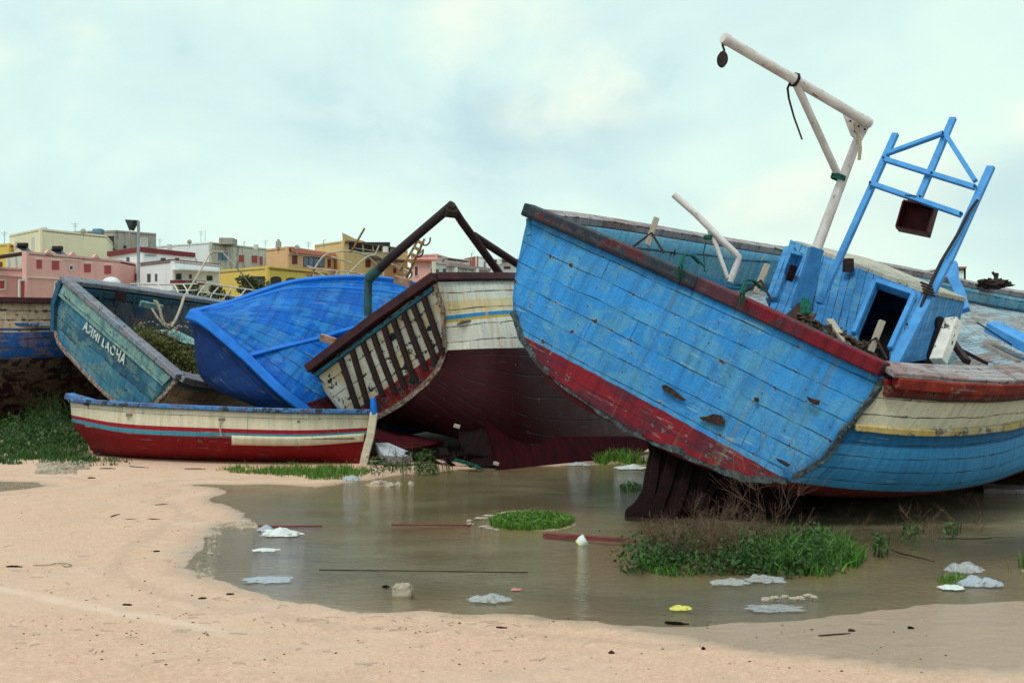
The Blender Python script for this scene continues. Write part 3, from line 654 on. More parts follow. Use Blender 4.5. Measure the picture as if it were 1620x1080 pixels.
# hanging lamp box (dark red, open in front)
bxx = thing('lamp_box', 'dark red open metal box hanging from the lower bar of the blue gantry', 'metal box', P(1447, 372, 12.3))
rb = Matrix.Rotation(R(16), 3, 'Y') @ Matrix.Rotation(R(-28), 3, 'Z')
bc = P(1450, 346, 12.3); W_, H_, D2 = .30, .27, .20
bm = MB()
for off, s3 in (((0, 0, H_/2), (W_, D2, .015)), ((0, 0, -H_/2), (W_, D2, .015)), ((-W_/2, 0, 0), (.015, D2, H_-.016)), ((W_/2, 0, 0), (.015, D2, H_-.016)), ((0, D2/2, 0), (W_+.012, .012, H_+.012))):
    bm.box(bc+rb@Vector(off), *s3, rot=rb)
bm.build('box_shell', m_redbox, bxx, smooth=False)
MB().tube([bc+rb@Vector((-.1, 0, .14)), GP.at(1437, 316)+GP.n*.08, GP.at(1452, 318)+GP.n*.09, bc+rb@Vector((.12, 0, .14))], .006, 5).build('hanging_wire', m_iron, bxx)
# crane: post, boom, strut, block
crn = thing('crane_davit', 'tall white steel davit with slanting boom, strut and dark blue foot', 'davit', P(1265, 495, 12.15))
pT, pM, pB = P(1366, 196, 12.1), P(1292, 393, 12.15), P(1262, 490, 12.15)
MB().tube([pT, pM], .042, 14, .052).build('mast', m_white, crn)
MB().sweep([pM, pB], .13, .11, (0, 1, 0)).build('mast_foot', m_fdark, crn, smooth=False, bevel=.01)
bA, bB = P(1144, 60, 11.2), P(1376, 196, 12.0)
bo = MB().tube([bA, bB], .047, 16).build('boom', m_white, crn)
MB().tube([bA.lerp(bB, .475)+Vector((0, 0, -.02)), P(1326, 278, 12.1)], .036, 12).build('strut', m_white, crn)
MB().slab([P(1332, 176, 12.0), P(1376, 200, 12.0), P(1362, 226, 12.02), P(1346, 214, 12.02)], Vector((.006, .03, 0))).build('gusset_plate', m_white, crn, smooth=False)
def wrap(c, ax, r, k, rr=.012, mb=None):
    mb = mb or MB(); ax = ax.normalized(); a = ax.orthogonal().normalized(); b = ax.cross(a)
    pts = [c+ax*(i/24*.03)+(a*math.cos(i*.7)+b*math.sin(i*.7))*r*(1+.12*random.random()) for i in range(int(9*k))]
    return mb.tube(pts, rr, 5)
wrap(P(1325, 284, 12.1), pT-pB, .062, 4, .010).build('green_binding', m_green, crn)
rp = wrap(bA.lerp(bB, .465), bB-bA, .058, 2, .009)
q0 = P(1246, 140, 11.6)
rp.tube([P(1252, 126, 11.55), q0, P(1248, 156, 11.6), P(1256, 185, 11.6), P(1269, 221, 11.6)], .012, 6, .008).build('tied_rope', m_rope if False else m_iron, crn)
MB().tube([P(1352, 195, 11.92), P(1356, 210, 11.95), P(1360, 222, 11.95), P(1361, 236, 11.95), P(1359, 253, 11.95)], .016, 6).build('rope_tail', m_rope, crn)
for t_ in (.02, .47, .97):
    c_ = bA.lerp(bB, t_); dr_ = (bB-bA).normalized(); MB().tube([c_-dr_*.02, c_+dr_*.02], .054, 14).build('weld_collar', m_white, bo)
for (x, y) in ((1345, 192), (1358, 200), (1368, 205), (1352, 208)):
    q = P(x, y, 11.985); MB().tube([q, q+Vector((0, -.015, 0))], .010, 8).build('bolt', m_iron, crn)
for (x, y) in ((1402, 257), (1381, 296), (1546, 302), (1524, 345), (1478, 281), (1460, 318), (1496, 218), (1440, 520)):
    q = GP.at(x, y)+GP.n*.075; MB().tube([q, q+GP.n*.014], .011, 8).build('bolt_head', m_iron, gant)
blk = thing('pulley_block', 'rusty iron pulley block hanging from the tip of the white davit boom', 'pulley', P(1143, 105, 11.25))
pk = P(1143, 94, 11.22)
sh_ = MB()
for yy in (-.03, .03):
    sh_.slab([pk+Vector((.045*math.cos(t), yy, .068*math.sin(t))) for t in np.linspace(0, 6.283, 18, endpoint=False)], Vector((0, .01, 0)))
sh_.build('cheek_plates', m_iron, blk, smooth=False)
MB().slab([pk+Vector((.035*math.cos(t), -.015, .035*math.sin(t))) for t in np.linspace(0, 6.283, 18, endpoint=False)], Vector((0, .03, 0))).build('sheave', m_blade, blk, smooth=False)
MB().tube([P(1148, 62, 11.2), P(1143, 72, 11.21), P(1146, 80, 11.22), pk+Vector((0, 0, .06))], .011, 6).build('hook', m_iron, blk)
# bent pipe rail, stanchions, bollard
pr = MB().tube([P(1066, 308, 12.5), P(1100, 338, 12.45), P(1140, 378, 12.4), P(1162, 399, 12.4), P(1169, 407, 12.4), P(1167, 415, 12.4), P(1155, 446, 12.4)], .033, 12).build('bent_pipe', m_white, A, label='bent white pipe rising behind the transom rail')
MB().tube([P(1122, 366, 12.45), P(1133, 388, 12.4), P(1151, 440, 12.4)], .022, 10).build('pipe_brace', m_white, pr)
wrap(P(1120, 378, 12.4), Vector((0, 0, 1)), .035, 3, .009).tube([P(1117, 382, 12.36), P(1113, 400, 12.35), P(1115, 430, 12.35)], .008, 5).build('green_cord', m_green, pr)
for (x0, y0, x1, y1, Y_) in ((1039,344,1024,388,12.2), (1214,418,1195,464,11.7), (1396,507,1377,556,11.1)):
    s_ = MB().sweep([P(x0, y0, Y_), P(x1, y1, Y_)], .055, .05, (0, 1, 0)).build('stanchion', m_bone, A, smooth=False, bevel=.006)
    mb = MB(); mx_, my_ = (x0*.45+x1*.55), (y0*.45+y1*.55)
    mb.tube([P(mx_, my_, Y_-.02), P(x1-22, y1+2, Y_)], .011, 6); mb.tube([P(mx_, my_, Y_-.04), P(x1+26, y1+12, Y_-.15)], .011, 6); mb.build('iron_brace', m_iron, s_)
MB().sweep([P(1509, 507, 11.75), P(1484, 573, 11.55)], .12, .13, (-.6, .8, 0)).build('bollard', paint('flaking_white_bollard', (.66, .64, .6), pw=3, plen=9, chip=.585, chipcol=(.05, .04, .035), grime=.2, seam=0, lap=0, seed=31), A, smooth=False, bevel=.012)
for (x, y, Y_, k) in ((1083,420,11.8,0), (1180,460,11.35,1)):
    p = P(x, y, Y_); mb = MB()
    mb.tube([p+Vector((-.06, -.06, -.14)), p+Vector((-.07, -.13, -.02)), p+Vector((-.02, -.06, .09)), p+Vector((.06, .03, .10)), p+Vector((.15, .12, .03))], .012, 6)
    mb.tube([p+Vector((-.03, -.07, -.12)), p+Vector((-.04, -.13, 0)), p+Vector((.0, -.05, .10)), p+Vector((.09, .03, .09)), p+Vector((.2, .12, .0))], .010, 6).build('green_rope_loop', m_green, A)
# rubbish pile and net on the aft deck
pile = MB()
for k in range(60):
    t = random.random(); c_ = P(1262+t*115, 502+t*50+random.uniform(-4, 8), 11.75-.5*t)
    d_ = Vector((random.uniform(-1, 1), random.uniform(-1, 1), random.uniform(-.5, .5))).normalized()*random.uniform(.03, .12)
    pile.sweep([c_-d_, c_+d_], random.uniform(.02, .06), random.uniform(.01, .03), (0, 0, 1))
pile.build('rotten_debris', simple('rotten_brown_debris', (.10, .07, .045), (.035, .025, .018), 20, .95, .6, c3=(.35, .27, .18), thr=.6), A, smooth=False)['kind'] = 'stuff'
MB().sweep([P(1312, 506, 11.6), P(1322, 520, 11.5), P(1337, 540, 11.4), P(1340, 548, 11.3)], .07, .03, (0, 0, 1)).build('loose_board', m_bone, A)
nt_ = MB()
for k in range(16):
    x_ = 1268+random.random()*12; nt_.tube([P(x_, 470+random.random()*6, 11.9), P(x_+random.uniform(-3, 5), 482, 11.85), P(x_+random.uniform(-5, 9), 494+random.random()*4, 11.8)], .008, 4)
nt_.build('green_net_scrap', m_green, A)
MB().slab([P(1232, 508, 11.9), P(1264, 478, 12.1), P(1288, 500, 11.8), P(1262, 520, 11.6)], Vector((0, .04, -.02))).build('tarred_patch', m_iron, A)
# deck timbers, knee post, far mooring bitt
for (x0, y0, x1, y1, Ya, Yb, w_, mt) in ((1506,540,1530,572,12.6,12.1,.07,m_stripe),(1520,553,1560,574,12.9,12.3,.045,m_stripe),(1562,548,1612,572,13.4,12.9,.05,m_bone),(1546,510,1600,545,14.2,13.6,.02,m_iron)):
    MB().sweep([P(x0, y0, Ya), P(x1, y1, Yb)], w_, w_*.7, upA).build('loose_timber', mt, A, smooth=False)
MB().slab([P(1556, 524, 14.2), P(1570, 519, 14.5), P(1640, 552, 13.8), P(1640, 568, 13.6), P(1600, 548, 13.8)], upA*.10).build('hatch_beam', m_frame, A, smooth=False)
MB().sweep([P(1506, 416, 14.6), P(1508, 440, 14.5), P(1518, 462, 14.4), P(1526, 492, 14.2)], .12, .08, CP.n).build('knee_post', m_frame, A, smooth=False, bevel=.01)
bt = MB().blob(P(1572, 449, 19.8), .2, (1.3, .8, .38), .7, 5, 24, 14, seed=4)
bt.tube([P(1574, 448, 19.8), P(1577, 432, 19.8)], .035, 8).tube([P(1570, 430, 19.8), P(1580, 446, 19.8)], .02, 6).build('mooring_bitt', m_iron, A)
MB().tube([P(1342, 430, 12.9), P(1342, 409, 12.9)], .06, 12, .055).build('exhaust_stub', m_iron, house)
# sagging line draped on the far rail
MB().tube([P(1225, 392, 15.6), P(1240, 398, 15.6), P(1238, 412, 15.5), P(1228, 424, 15.5)], .012, 5).build('thin_cord', m_green, A)

# ================================================================== BOAT B: striped transom
TB = Plane(P(498, 583, 17.3), P(692, 440, 16.2), P(620, 645, 17.0))
B = thing('striped_boat', 'heeled fishing boat with black battens down its cream and white transom and red bottom', 'boat', (-.5, 17.2, .05))
upB = (Vector((0, 0, 1))-TB.u*TB.u.z).normalized()
outB = [(500,585),(690,444),(698,468),(704,493),(706,520),(706,552),(699,572),(685,594),(658,618),(634,637),(595,659),(575,668),(558,668),(533,645),(515,621),(507,600)]
uB = np.array([TB.uv(TB.at(*q)) for q in ((699,553),(642,592),(606,618),(570,643))]); cfB = np.polyfit(uB[:, 0], uB[:, 1], 2)
m_Btran = paint('cream_white_boards_red_foot', (.62, .61, .54), pw=.21, plen=6, patch=(.62, .46, .22), pamt=.6, pscale=1.9, chip=.585, chipcol=(.010, .025, .025), rust=.85, grime=.2, seed=13, seam=.035,
                low=((.21, .010, .02), (cfB[2], cfB[1], cfB[0]), (.07, .02, .02)))
panel(TB, outB, 26, 30, .03, .02, seed=5).build('transom', m_Btran, B, solid=.08)
bat = [((694,452),(697,548)) ]
battens = [((671,462),(704,560)), ((654,476),(692,571)), ((639,487),(676,584)), ((623,498),(659,602)), ((608,508),(643,613)), ((591,521),(628,622)), ((574,532),(608,624)), ((558,544),(585,640)), ((539,556),(570,650))]
for a, b in battens:
    MB().sweep([TB.at(*a)+TB.n*.055, TB.at((a[0]+b[0])/2+random.uniform(-1, 1), (a[1]+b[1])/2)+TB.n*.06, TB.at(*b)+TB.n*.045], .078, .045, TB.n).build('batten', m_stripe, B, smooth=False, bevel=.006)
bowB = P(1080, 440, 27)
B0 = [TB.at(691, 446), P(760, 446, 16.6), P(820, 446, 17.3), P(950, 450, 20), P(1050, 450, 23.5), bowB]
B1 = [TB.at(706, 552), P(780, 550, 16.3), P(850, 548, 17.0), P(970, 545, 19.8), P(1060, 520, 23.5), bowB]
B2 = [TB.at(680, 598), P(770, 655, 16.2), P(860, 690, 16.6), P(980, 685, 18.4), P(1060, 620, 22.5), bowB]
B3 = [TB.at(634, 637), P(735, 690, 16.9), P(840, 712, 16.9), P(1000, 705, 18.5), P(1080, 640, 23), bowB]
B4 = [TB.at(558, 662), (-1.2, 18.8, .4), (.1, 20.2, .4), (1.7, 22.3, .5), (2.9, 25, .9), bowB]
B5 = [TB.at(500, 588), (-1.9, 18.9, 1.2), (-.6, 20.6, 1.35), (1.2, 23.2, 1.6), (2.8, 26, 2.1), bowB]
m_Bhull = paint('white_striped_red_hull_side', (.6, .6, .55), bands=[(0, (.60, .60, .53)), (.052, (.60, .50, .30)), (.086, (.60, .60, .53)), (.090, (.03, .22, .46)), (.103, (.50, .34, .05)), (.110, (.62, .62, .56)), (.2, (.032, .0015, .004))], scuff=.08, bmax=5, pw=.24, plen=4, chip=.69, rlim=.2, rust=.6, grime=.28, seed=16, band_noise=.0015, chipcol=(.05, .04, .04))
rows, vs, nvs = loft([B0, B1, B2, B3, B4, B5], 50, 8, [1.0, 1.1, 1.0, 1.2, 1.2], .02, 6.)
MB().grid(rows, None, vs, nvs, flip=True).build('hull', m_Bhull, B, solid=.06, soff=0)
k0 = cr(B0, 30); k5 = cr(B5, 30)
MB().sweep([p+upB*.05 for p in k0], .16, .11, upB).build('cap_rail', m_Brail, B, bevel=.01)
MB().sweep([p+upB*.05 for p in k5], .16, .1, upB).build('cap_rail', m_Brail, B, bevel=.01)
MB().sweep([TB.at(494, 586)+TB.n*.03+upB*.04, TB.at(600, 506)+TB.n*.03+upB*.04, TB.at(694, 441)+TB.n*.03+upB*.04], .2, .12, upB).build('transom_rail', m_Brail, B, smooth=False, bevel=.012)
MB().sweep([TB.at(502, 592)+TB.n*.05, TB.at(600, 519)+TB.n*.05, TB.at(688, 455)+TB.n*.05], .06, .05, upB).build('rail_underline', simple('teal_blue_trim', (.02, .14, .22), (.02, .08, .12), 8, .7, .3), B, smooth=False)
MB().sweep([TB.at(690, 448)+TB.n*.03, TB.at(702, 490)+TB.n*.03, TB.at(706, 548)+TB.n*.03], .05, .05, TB.n).build('corner_plank_ends', m_Dedge, B)
MB().sweep([p+TB.n*.02 for p in cr([TB.at(706, 552), TB.at(699, 572), TB.at(685, 595), TB.at(658, 619), TB.at(634, 638), TB.at(595, 660)], 24)], .07, .05, TB.n).build('bottom_plank_ends', m_Dedge, B)
db = [[(a-upB*.5-TB.u*.1).lerp(b-upB*.35+TB.u*.1, i/10) for a, b in zip(k0[2:], k5[2:])] for i in range(11)]
MB().grid(db).build('deck', m_floor, B, solid=.03)
kp = Plane(P(775, 655, 16.3), P(790, 742, 15.83), P(1000, 724, 17.35))
MB().slab([kp.at(*q) for q in ((765,652),(778,700),(789,743),(900,735),(1005,723),(1040,700),(1000,690),(880,690),(820,680))], Vector((-.05, .2, 0))).build('keel', simple('dull_maroon_keel_paint', (.034, .002, .005), (.016, .001, .003), 3, .85, .5, stretch=(1, 4, 1), spec=.1), B, smooth=False)
MB().slab([P(715, 640, 16.9), P(768, 655, 16.4), P(785, 738, 15.95), P(742, 740, 16.0), P(728, 700, 16.5)], Vector((0, .12, 0))).build('rudder', m_blade, B, smooth=False, bevel=.02)
# dark tubular gantry of boat B
gb = MB().tube([P(582, 500, 16.9), P(582, 470, 16.9), P(583, 440, 16.9)], .055, 12).build('gantry_pole', m_teal, B)
MB().tube([P(583, 441, 16.9), P(620, 406, 16.7), P(668, 365, 16.5), P(716, 324, 16.2)], .062, 14).build('gantry_pole', m_teal if False else simple('black_pole_teal_foot', (.02, .016, .02), (.035, .02, .025), 5, .55, .3, c3=(.10, .05, .03), thr=.7), B)
MB().tube([P(583, 441, 16.88), P(604, 421, 16.8)], .075, 12, .066).build('teal_sleeve', m_teal, B)
MB().tube([P(714, 325, 16.2), P(730, 350, 16.5), P(794, 438, 17.2)], .055, 12).build('gantry_pole', m_Brail, B)
MB().tube([P(750, 373, 16.75), P(822, 420, 18.0)], .055, 12).build('gantry_pole', m_Brail, B)
MB().tube([P(705, 335, 16.2), P(722, 337, 16.25)], .07, 8).build('pole_clamp', m_iron, B)
for (x, y) in ((650, 449), (531, 541)):
    q = TB.at(x, y); MB().sweep([q, q-TB.u*.14+upB*.16+Vector((-.05, 0, 0))], .10, .04, TB.n).build('splintered_stub', simple('raw_orange_timber', (.38, .25, .20), (.22, .12, .08), 9, .85, .5), B, smooth=False)

# ================================================================== BOAT C: cobalt blue
K = thing('cobalt_boat', 'bright cobalt blue hull lying on its side between the teal and striped boats', 'boat', (-2.8, 19, .05))
S_ = [P(303, 497, 18.4), P(362, 483, 18.6), P(473, 448, 19.1), P(597, 443, 20), P(700, 462, 21.2), P(830, 500, 24)]
M_ = [P(303, 498, 18.34), P(350, 500, 18.15), P(440, 505, 18.0), P(560, 540, 18.3), P(680, 565, 19.3), P(830, 580, 23.5)]
K_ = [P(303, 499, 18.3), P(332, 512, 18.15), P(391, 562, 17.8), P(479, 641, 17.5), P(590, 690, 18.2), P(830, 650, 23)]
Z_ = [P(302, 500, 18.4), P(309, 530, 18.4), P(322, 596, 18.25), P(385, 632, 18.1), P(520, 668, 18.8), P(830, 655, 24)]
S2 = [P(303, 499, 18.5), P(322, 520, 19.2), P(350, 580, 19.6), P(440, 615, 20.2), P(560, 625, 21), P(830, 600, 24.5)]
rows, vs, nvs = loft([S_, M_, K_], 50, 10, [1.05, 1.05], .02, 2.)
nrw = len(rows)
MB().grid(rows, None, vs, nvs, flip=True).build('hull', m_C, K, solid=.06, soff=0)
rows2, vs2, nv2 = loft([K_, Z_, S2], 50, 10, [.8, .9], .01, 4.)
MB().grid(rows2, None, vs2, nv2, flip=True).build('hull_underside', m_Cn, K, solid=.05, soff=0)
cS = cr(S_, 40); cK = cr(K_, 40)
nC = Vector((-.35, -.8, .5)).normalized()
MB().sweep([p+nC*.03 for p in cS], .13, .09, (0, -.3, 1)).build('sheer_rail', m_Cr, K, bevel=.015)
r9 = [rows[2][j]+nC*.03 for j in range(1, 50)]
MB().sweep(r9, .05, .05, nC).build('rubbing_strake', m_Cr, K, bevel=.01)
mid = [rows[13+int(j/16)][min(j, 49)]+nC*.03 for j in range(9, 50)]
def onsurf(rws, px, py):
    best = min((p for r_ in rws for p in r_), key=lambda p: (project(p)[0]-px)**2+(project(p)[1]-py)**2); return best.y
wl = cr([P(x, y, onsurf(rows, x, y)-.05) for x, y in ((394, 563), (440, 551), (500, 537), (552, 522), (610, 506), (670, 494))], 24)
MB().sweep(wl, .07, .07, nC).build('lower_strake', m_Cr, K, bevel=.012)
MB().sweep([p+Vector((-.03, -.05, 0)) for p in cK[:30]], .15, .11, nC, w2=.12).build('stem_post', m_Cr, K, bevel=.02)
MB().slab([P(296, 494, 18.3), P(312, 490, 18.3), P(327, 503, 18.15), P(318, 513, 18.15), P(302, 503, 18.25)], Vector((.03, .22, .02))).build('stem_head', m_Cr, K, smooth=False, bevel=.03)
# red foot of the hull beside the striped transom
q = [P(470, 650, 17.40), P(480, 641, 17.42), P(520, 628, 17.46), P(545, 640, 17.5), P(545, 675, 17.5), P(510, 675, 17.4)]
MB().slab(q, Vector((.0, .1, .02))).build('red_bottom_board', m_Bred, K, smooth=False)

# ================================================================== BOAT D: teal with worn lettering
TD = Plane(P(102, 443, 21), P(281, 597, 19), P(190, 637, 20))
D = thing('teal_boat', 'weathered teal boat heeled to the right with worn white lettering on its plank transom', 'boat', (-5.6, 21.5, .05))
upD = (Vector((0, 0, 1))-TD.u*TD.u.z).normalized()
outD = [(103,444),(281,598),(272,612),(256,628),(240,642),(215,642),(190,637),(165,617),(132,582),(112,558),(96,543),(89,520),(88,490),(93,465)]
panel(TD, outD, 22, 26, .04, .03, seed=9).build('transom', m_D, D, solid=.07)
vm = max(TD.uv(TD.at(*q))[1] for q in outD)
# paler top strake, one board proud
st = [(106,449),(275,596),(262,610),(97,467)]
MB().slab([TD.at(*q)+TD.n*.058 for q in st], -TD.n*.02, lambda p: TD.uv(p)).build('top_board', m_Dl, D, smooth=False)
st = [(97,470),(150,516),(146,524),(94,480)]
bowD = P(500, 490, 33)
D0 = [TD.at(280, 599), P(325, 608, 19.6), P(400, 608, 21.3), P(480, 570, 24.8), bowD]
D1 = [TD.at(243, 641), P(300, 660, 19.8), P(380, 655, 21.3), P(470, 625, 25), bowD]
D2 = [TD.at(165, 615), (-5.1, 21.6, .15), (-3.9, 23.6, .12), (-3.6, 27, .3), bowD]
D3 = [TD.at(92, 535), (-6.9, 22.5, 1.0), (-5.6, 25, .9), (-4.6, 29, 1), bowD]
D4 = [TD.at(103, 446), P(200, 458, 22.6), P(300, 473, 24.6), P(375, 483, 27.5), bowD]
rows, vs, nvs = loft([D0, D1, D2, D3, D4], 44, 8, [.8, 1, 1, 1.1], .02, 8.)
MB().grid(rows, None, vs, nvs, flip=True).build('hull', m_Dside, D, solid=.05, soff=0)
c0 = cr(D0, 30); c4 = cr(D4, 30)
MB().sweep([p+upD*.05 for p in c0], .28, .10, upD).build('cap_rail', m_Drail, D, bevel=.01)
MB().sweep([p+upD*.03 for p in c4], .22, .08, upD).build('cap_rail', m_Drail, D, bevel=.01)
MB().sweep([p+TD.u*.1-upD*.10 for p in c4], .06, .13, upD).build('inner_stringer', m_Dhull, D, bevel=.01)
MB().sweep([TD.at(100, 442)+upD*.03, TD.at(190, 519)+upD*.03, TD.at(284, 599)+upD*.03], .17, .09, upD).build('transom_rail', m_Drail, D, smooth=False, bevel=.012)
MB().sweep([TD.at(100, 446)+TD.n*.03, TD.at(89, 480)+TD.n*.03, TD.at(88, 522)+TD.n*.03], .11, .08, TD.n).build('corner_post', paint('teal_post', (.02, .10, .2), pw=3, chip=.64, seam=0, seed=33), D)
MB().sweep([p+TD.n*.02 for p in cr([TD.at(90, 524), TD.at(98, 546), TD.at(132, 584), TD.at(166, 619), TD.at(190, 639)], 20)], .06, .05, TD.n).build('bottom_plank_ends', m_Dedge, D)
MB().sweep([TD.at(281, 602)+TD.n*.02, TD.at(262, 624)+TD.n*.02, TD.at(245, 641)+TD.n*.02], .06, .05, TD.n).build('corner_plank_ends', m_Dedge, D)
dr = [[(a-upD*.30-TD.u*.12).lerp(b-upD*.95+TD.u*.15, i/10) for a, b in zip(c0[1:], c4[1:])] for i in range(11)]
MB().grid(dr).build('floor_boards', m_floor, D, solid=.03)
for j in range(2, 24, 2):
    p = c4[j]; MB().sweep([p+TD.u*.10-upD*.04, p+TD.u*.13-upD*.92], .09, .07, TD.n).build('rib', m_Dhull, D, smooth=False)
MB().sweep([P(222, 480, 21.6), P(256, 487, 21.9)], .06, .10, upD).build('cleat_board', m_Dl, D, smooth=False)
MB().slab([P(183, 458, 21.5), P(200, 462, 21.7), P(197, 480, 21.5), P(180, 472, 21.4)], Vector((0, .05, 0))).build('rusty_plate', m_blade, D, smooth=False)
MB().slab([P(245, 522, 20.6), P(275, 520, 20.8), P(312, 538, 20.5), P(310, 546, 20.3), P(290, 542, 20.3)], Vector((0, .06, -.05))).build('fallen_hatch', m_Dl, D, smooth=False)
# lettering, worn
cu = bpy.data.curves.new('lettering', 'FONT'); cu.body = 'ASIMI LAOHA'; cu.size = .27; cu.extrude = .003; cu.space_character = 1.12; cu.offset = .006
to = bpy.data.objects.new('tmp', cu); C.objects.link(to); bpy.context.view_layer.update()
me = bpy.data.meshes.new_from_object(to.evaluated_get(bpy.context.evaluated_depsgraph_get())); bpy.data.objects.remove(to)
o0 = TD.at(137, 520); o1 = TD.at(202, 578); ux = (o1-o0).normalized(); uy = TD.n.cross(ux); w_txt = max(v.co.x for v in me.vertices); sc = (o1-o0).length/w_txt
if uy.z < 0: uy = -uy
org = ORG[D.name]
for v in me.vertices:
    k = .8+.35*abs(v.co.x/w_txt-.35)*1.6
    v.co = o0+ux*(v.co.x*sc)+uy*(v.co.y*sc*1.15*k)+TD.n*(.066+v.co.z)-org
m, n = newmat('worn_white_letter_paint'); ob = n.new('ShaderNodeTexCoord').outputs['Object']
msk = n.step(n.noise(ob, 16, 6, .7), .52, .56)
n.out(n.new('ShaderNodeMixShader', {0: msk, 1: n.bsdf((.62, .66, .63), .8), 2: n.new('ShaderNodeBsdfTransparent').outputs[0]}).outputs[0])
me.materials.clear(); me.materials.append(m); lo = bpy.data.objects.new('lettering', me); C.objects.link(lo); lo.parent = D
# rail, A frame and rope on the far side of boat D
m_tan = simple('weathered_tan_pipe', (.50, .47, .40), (.34, .28, .21), 6, .6, .3, c3=(.18, .08, .04), thr=.6)
rb2 = MB()
top = [P(207, 449, 25), P(258, 450, 25.5), P(312, 449, 26)]
rb2.tube(top, .016, 8).tube([P(207, 458, 25), P(258, 460, 25.5), P(312, 459, 26)], .014, 8)
for x in (218, 250, 275, 290): rb2.tube([P(x, 450, 25.4), P(x+4, 456, 25.3), P(x+8, 466, 25.2)], .014, 6)
rb2.build('low_railing', m_white, D, label='white pipe railing on the far rail')
rb3 = MB().tube([P(312, 446, 26), P(352, 452, 26.8), P(422, 462, 28)], .016, 8).tube([P(318, 462, 26), P(350, 466, 26.8), P(412, 474, 28)], .014, 8)
for k in range(5): x = 326+k*21; rb3.tube([P(x, 450+k*2.5, 26.4+k*.3), P(x-12, 464+k*2.5, 26.3+k*.3), P(x-16, 474+k*2, 26.2+k*.3)], .015, 6)
rb3.build('slanting_railing', m_white, D)
MB().tube([P(352, 399, 24.6), P(372, 420, 24.6), P(410, 468, 25.4)], .014, 6).tube([P(288, 475, 22.8), P(305, 448, 23.5), P(332, 401, 24.4), P(340, 398, 24.5), P(353, 399, 24.6)], .020, 6).build('bent_hoop', m_tan, D)
rpt = thing('mooring_rope', 'thick pale rope hanging in a loop inside the teal boat below the bent hoop', 'rope', P(268, 519, 20.9))
MB().tube(cr([P(291, 470, 21.9), P(287, 483, 21.6), P(278, 505, 21.2), P(269, 516, 21.0), P(258, 508, 20.9), P(253, 490, 20.9), P(248, 478, 20.9), P(243, 476, 20.9)], 30), .024, 8).build('rope_loop', m_rope, rpt)
MB().tube(cr([P(240, 488, 20.95), P(250, 503, 20.9), P(262, 516, 20.9), P(272, 518, 20.95)], 16), .018, 8).build('rope_strand', m_rope, rpt)
MB().blob(P(268, 516, 20.95), .055, (1.3, 1, .8), .35, 4, seed=3).build('rope_knot', m_rope, rpt)

# ================================================================== BOAT E: far left
E = thing('banded_hull', 'old hull at the left edge with flaking cream top, blue band and dark bottom', 'boat', (-10.5, 23.5, .02))
E0 = [P(-420, 478, 23.5), P(-250, 476, 22.6), P(-60, 476, 22.6), P(90, 478, 23.2), P(215, 476, 25)]
E1 = [P(-380, 560, 23.6), P(-250, 566, 22.5), P(-60, 566, 22.5), P(80, 562, 23.2), P(200, 556, 25)]
E2 = [P(-340, 630, 24.0), P(-250, 640, 22.9), P(-60, 645, 22.9), P(70, 640, 23.5), P(180, 620, 25.2)]
E3 = [P(-300, 670, 24.6), P(-250, 672, 24.0), P(-60, 672, 24), P(70, 670, 24.2), P(170, 655, 25.6)]
rows, vs, nvs = loft([E0, E1, E2, E3], 50, 8, [1.2, .9, .6], .02, 11.)
MB().grid(rows, None, vs, nvs, flip=True).build('hull', m_E, E, solid=.06, soff=0)
far = [[p+Vector((.2, 3.4, 0)) for p in r] for r in rows]
MB().grid(far, None, vs, nvs).build('far_side', m_E, E, solid=.06, soff=0)
e0 = cr(E0, 30)
MB().grid([[p.lerp(p+Vector((.2, 3.4, 0)), i/6)-Vector((0, 0, .18)) for p in e0] for i in range(7)]).build('deck', m_floor, E, solid=.03)
MB().sweep([p+Vector((0, -.03, .03)) for p in e0], .2, .10).build('cap_rail', m_Brail, E, bevel=.01)
MB().sweep([P(-300, 513, 22.5), P(-60, 513, 22.5), P(60, 513, 22.9), P(110, 513, 23.4)], .06, .05).build('rubbing_strake', paint('blue_white_strake', (.02, .10, .33), pw=4, patch=(.5, .48, .46), pamt=.8, pscale=3, chip=.62, seam=0, seed=37), E)

# ================================================================== BOAT F: small dinghy in front
F_ = thing('rowing_boat', 'small red dinghy with cream band and blue rail lying in front of the larger boats', 'boat', (-3.9, 16.6, 0))
F0 = [P(113, 636, 17.4), P(200, 643, 16.6), P(350, 650, 16.05), P(480, 654, 15.95), P(590, 655, 16.2)]
F1 = [P(118, 672, 17.42), P(200, 690, 16.62), P(350, 697, 16.1), P(480, 699, 16.0), P(584, 692, 16.22)]
F2 = [P(140, 700, 17.44), P(205, 716, 16.9), P(350, 724, 16.45), P(480, 726, 16.3), P(579, 722, 16.25)]
F3 = [P(150, 716, 17.5), P(220, 720, 17.2), P(350, 727, 16.9), P(480, 732, 16.65), P(576, 738, 16.3)]
F4 = [P(145, 690, 17.8), P(225, 690, 18.2), P(350, 690, 18.2), P(480, 694, 17.8), P(580, 700, 16.6)]
F5 = [P(118, 637, 17.7), P(210, 642, 18.2), P(350, 647, 18.2), P(480, 650, 17.8), P(588, 655, 16.5)]
rows, vs, nvs = loft([F0, F1, F2, F3, F4, F5], 50, 8, [.4, .3, .3, .5, .5], .012, 13.)
m_F = paint('cream_red_dinghy_bands', (.6, .57, .45), bands=[(0, (.66, .60, .46)), (.108, (.30, .012, .025)), (.136, (.06, .26, .36)), (.166, (.20, .005, .008)), (.86, (.66, .60, .46))], bmax=5, pw=.33, plen=12, chip=.685, chipcol=(.06, .04, .03), rust=.45, rlim=.11, grime=.28, seed=25, seam=.012, band_noise=.0015, lap=.1)
MB().grid(rows, None, vs, nvs, flip=True).build('hull', m_F, F_, solid=.035, soff=0)
f0 = cr(F0, 30); f5 = cr(F5, 30)
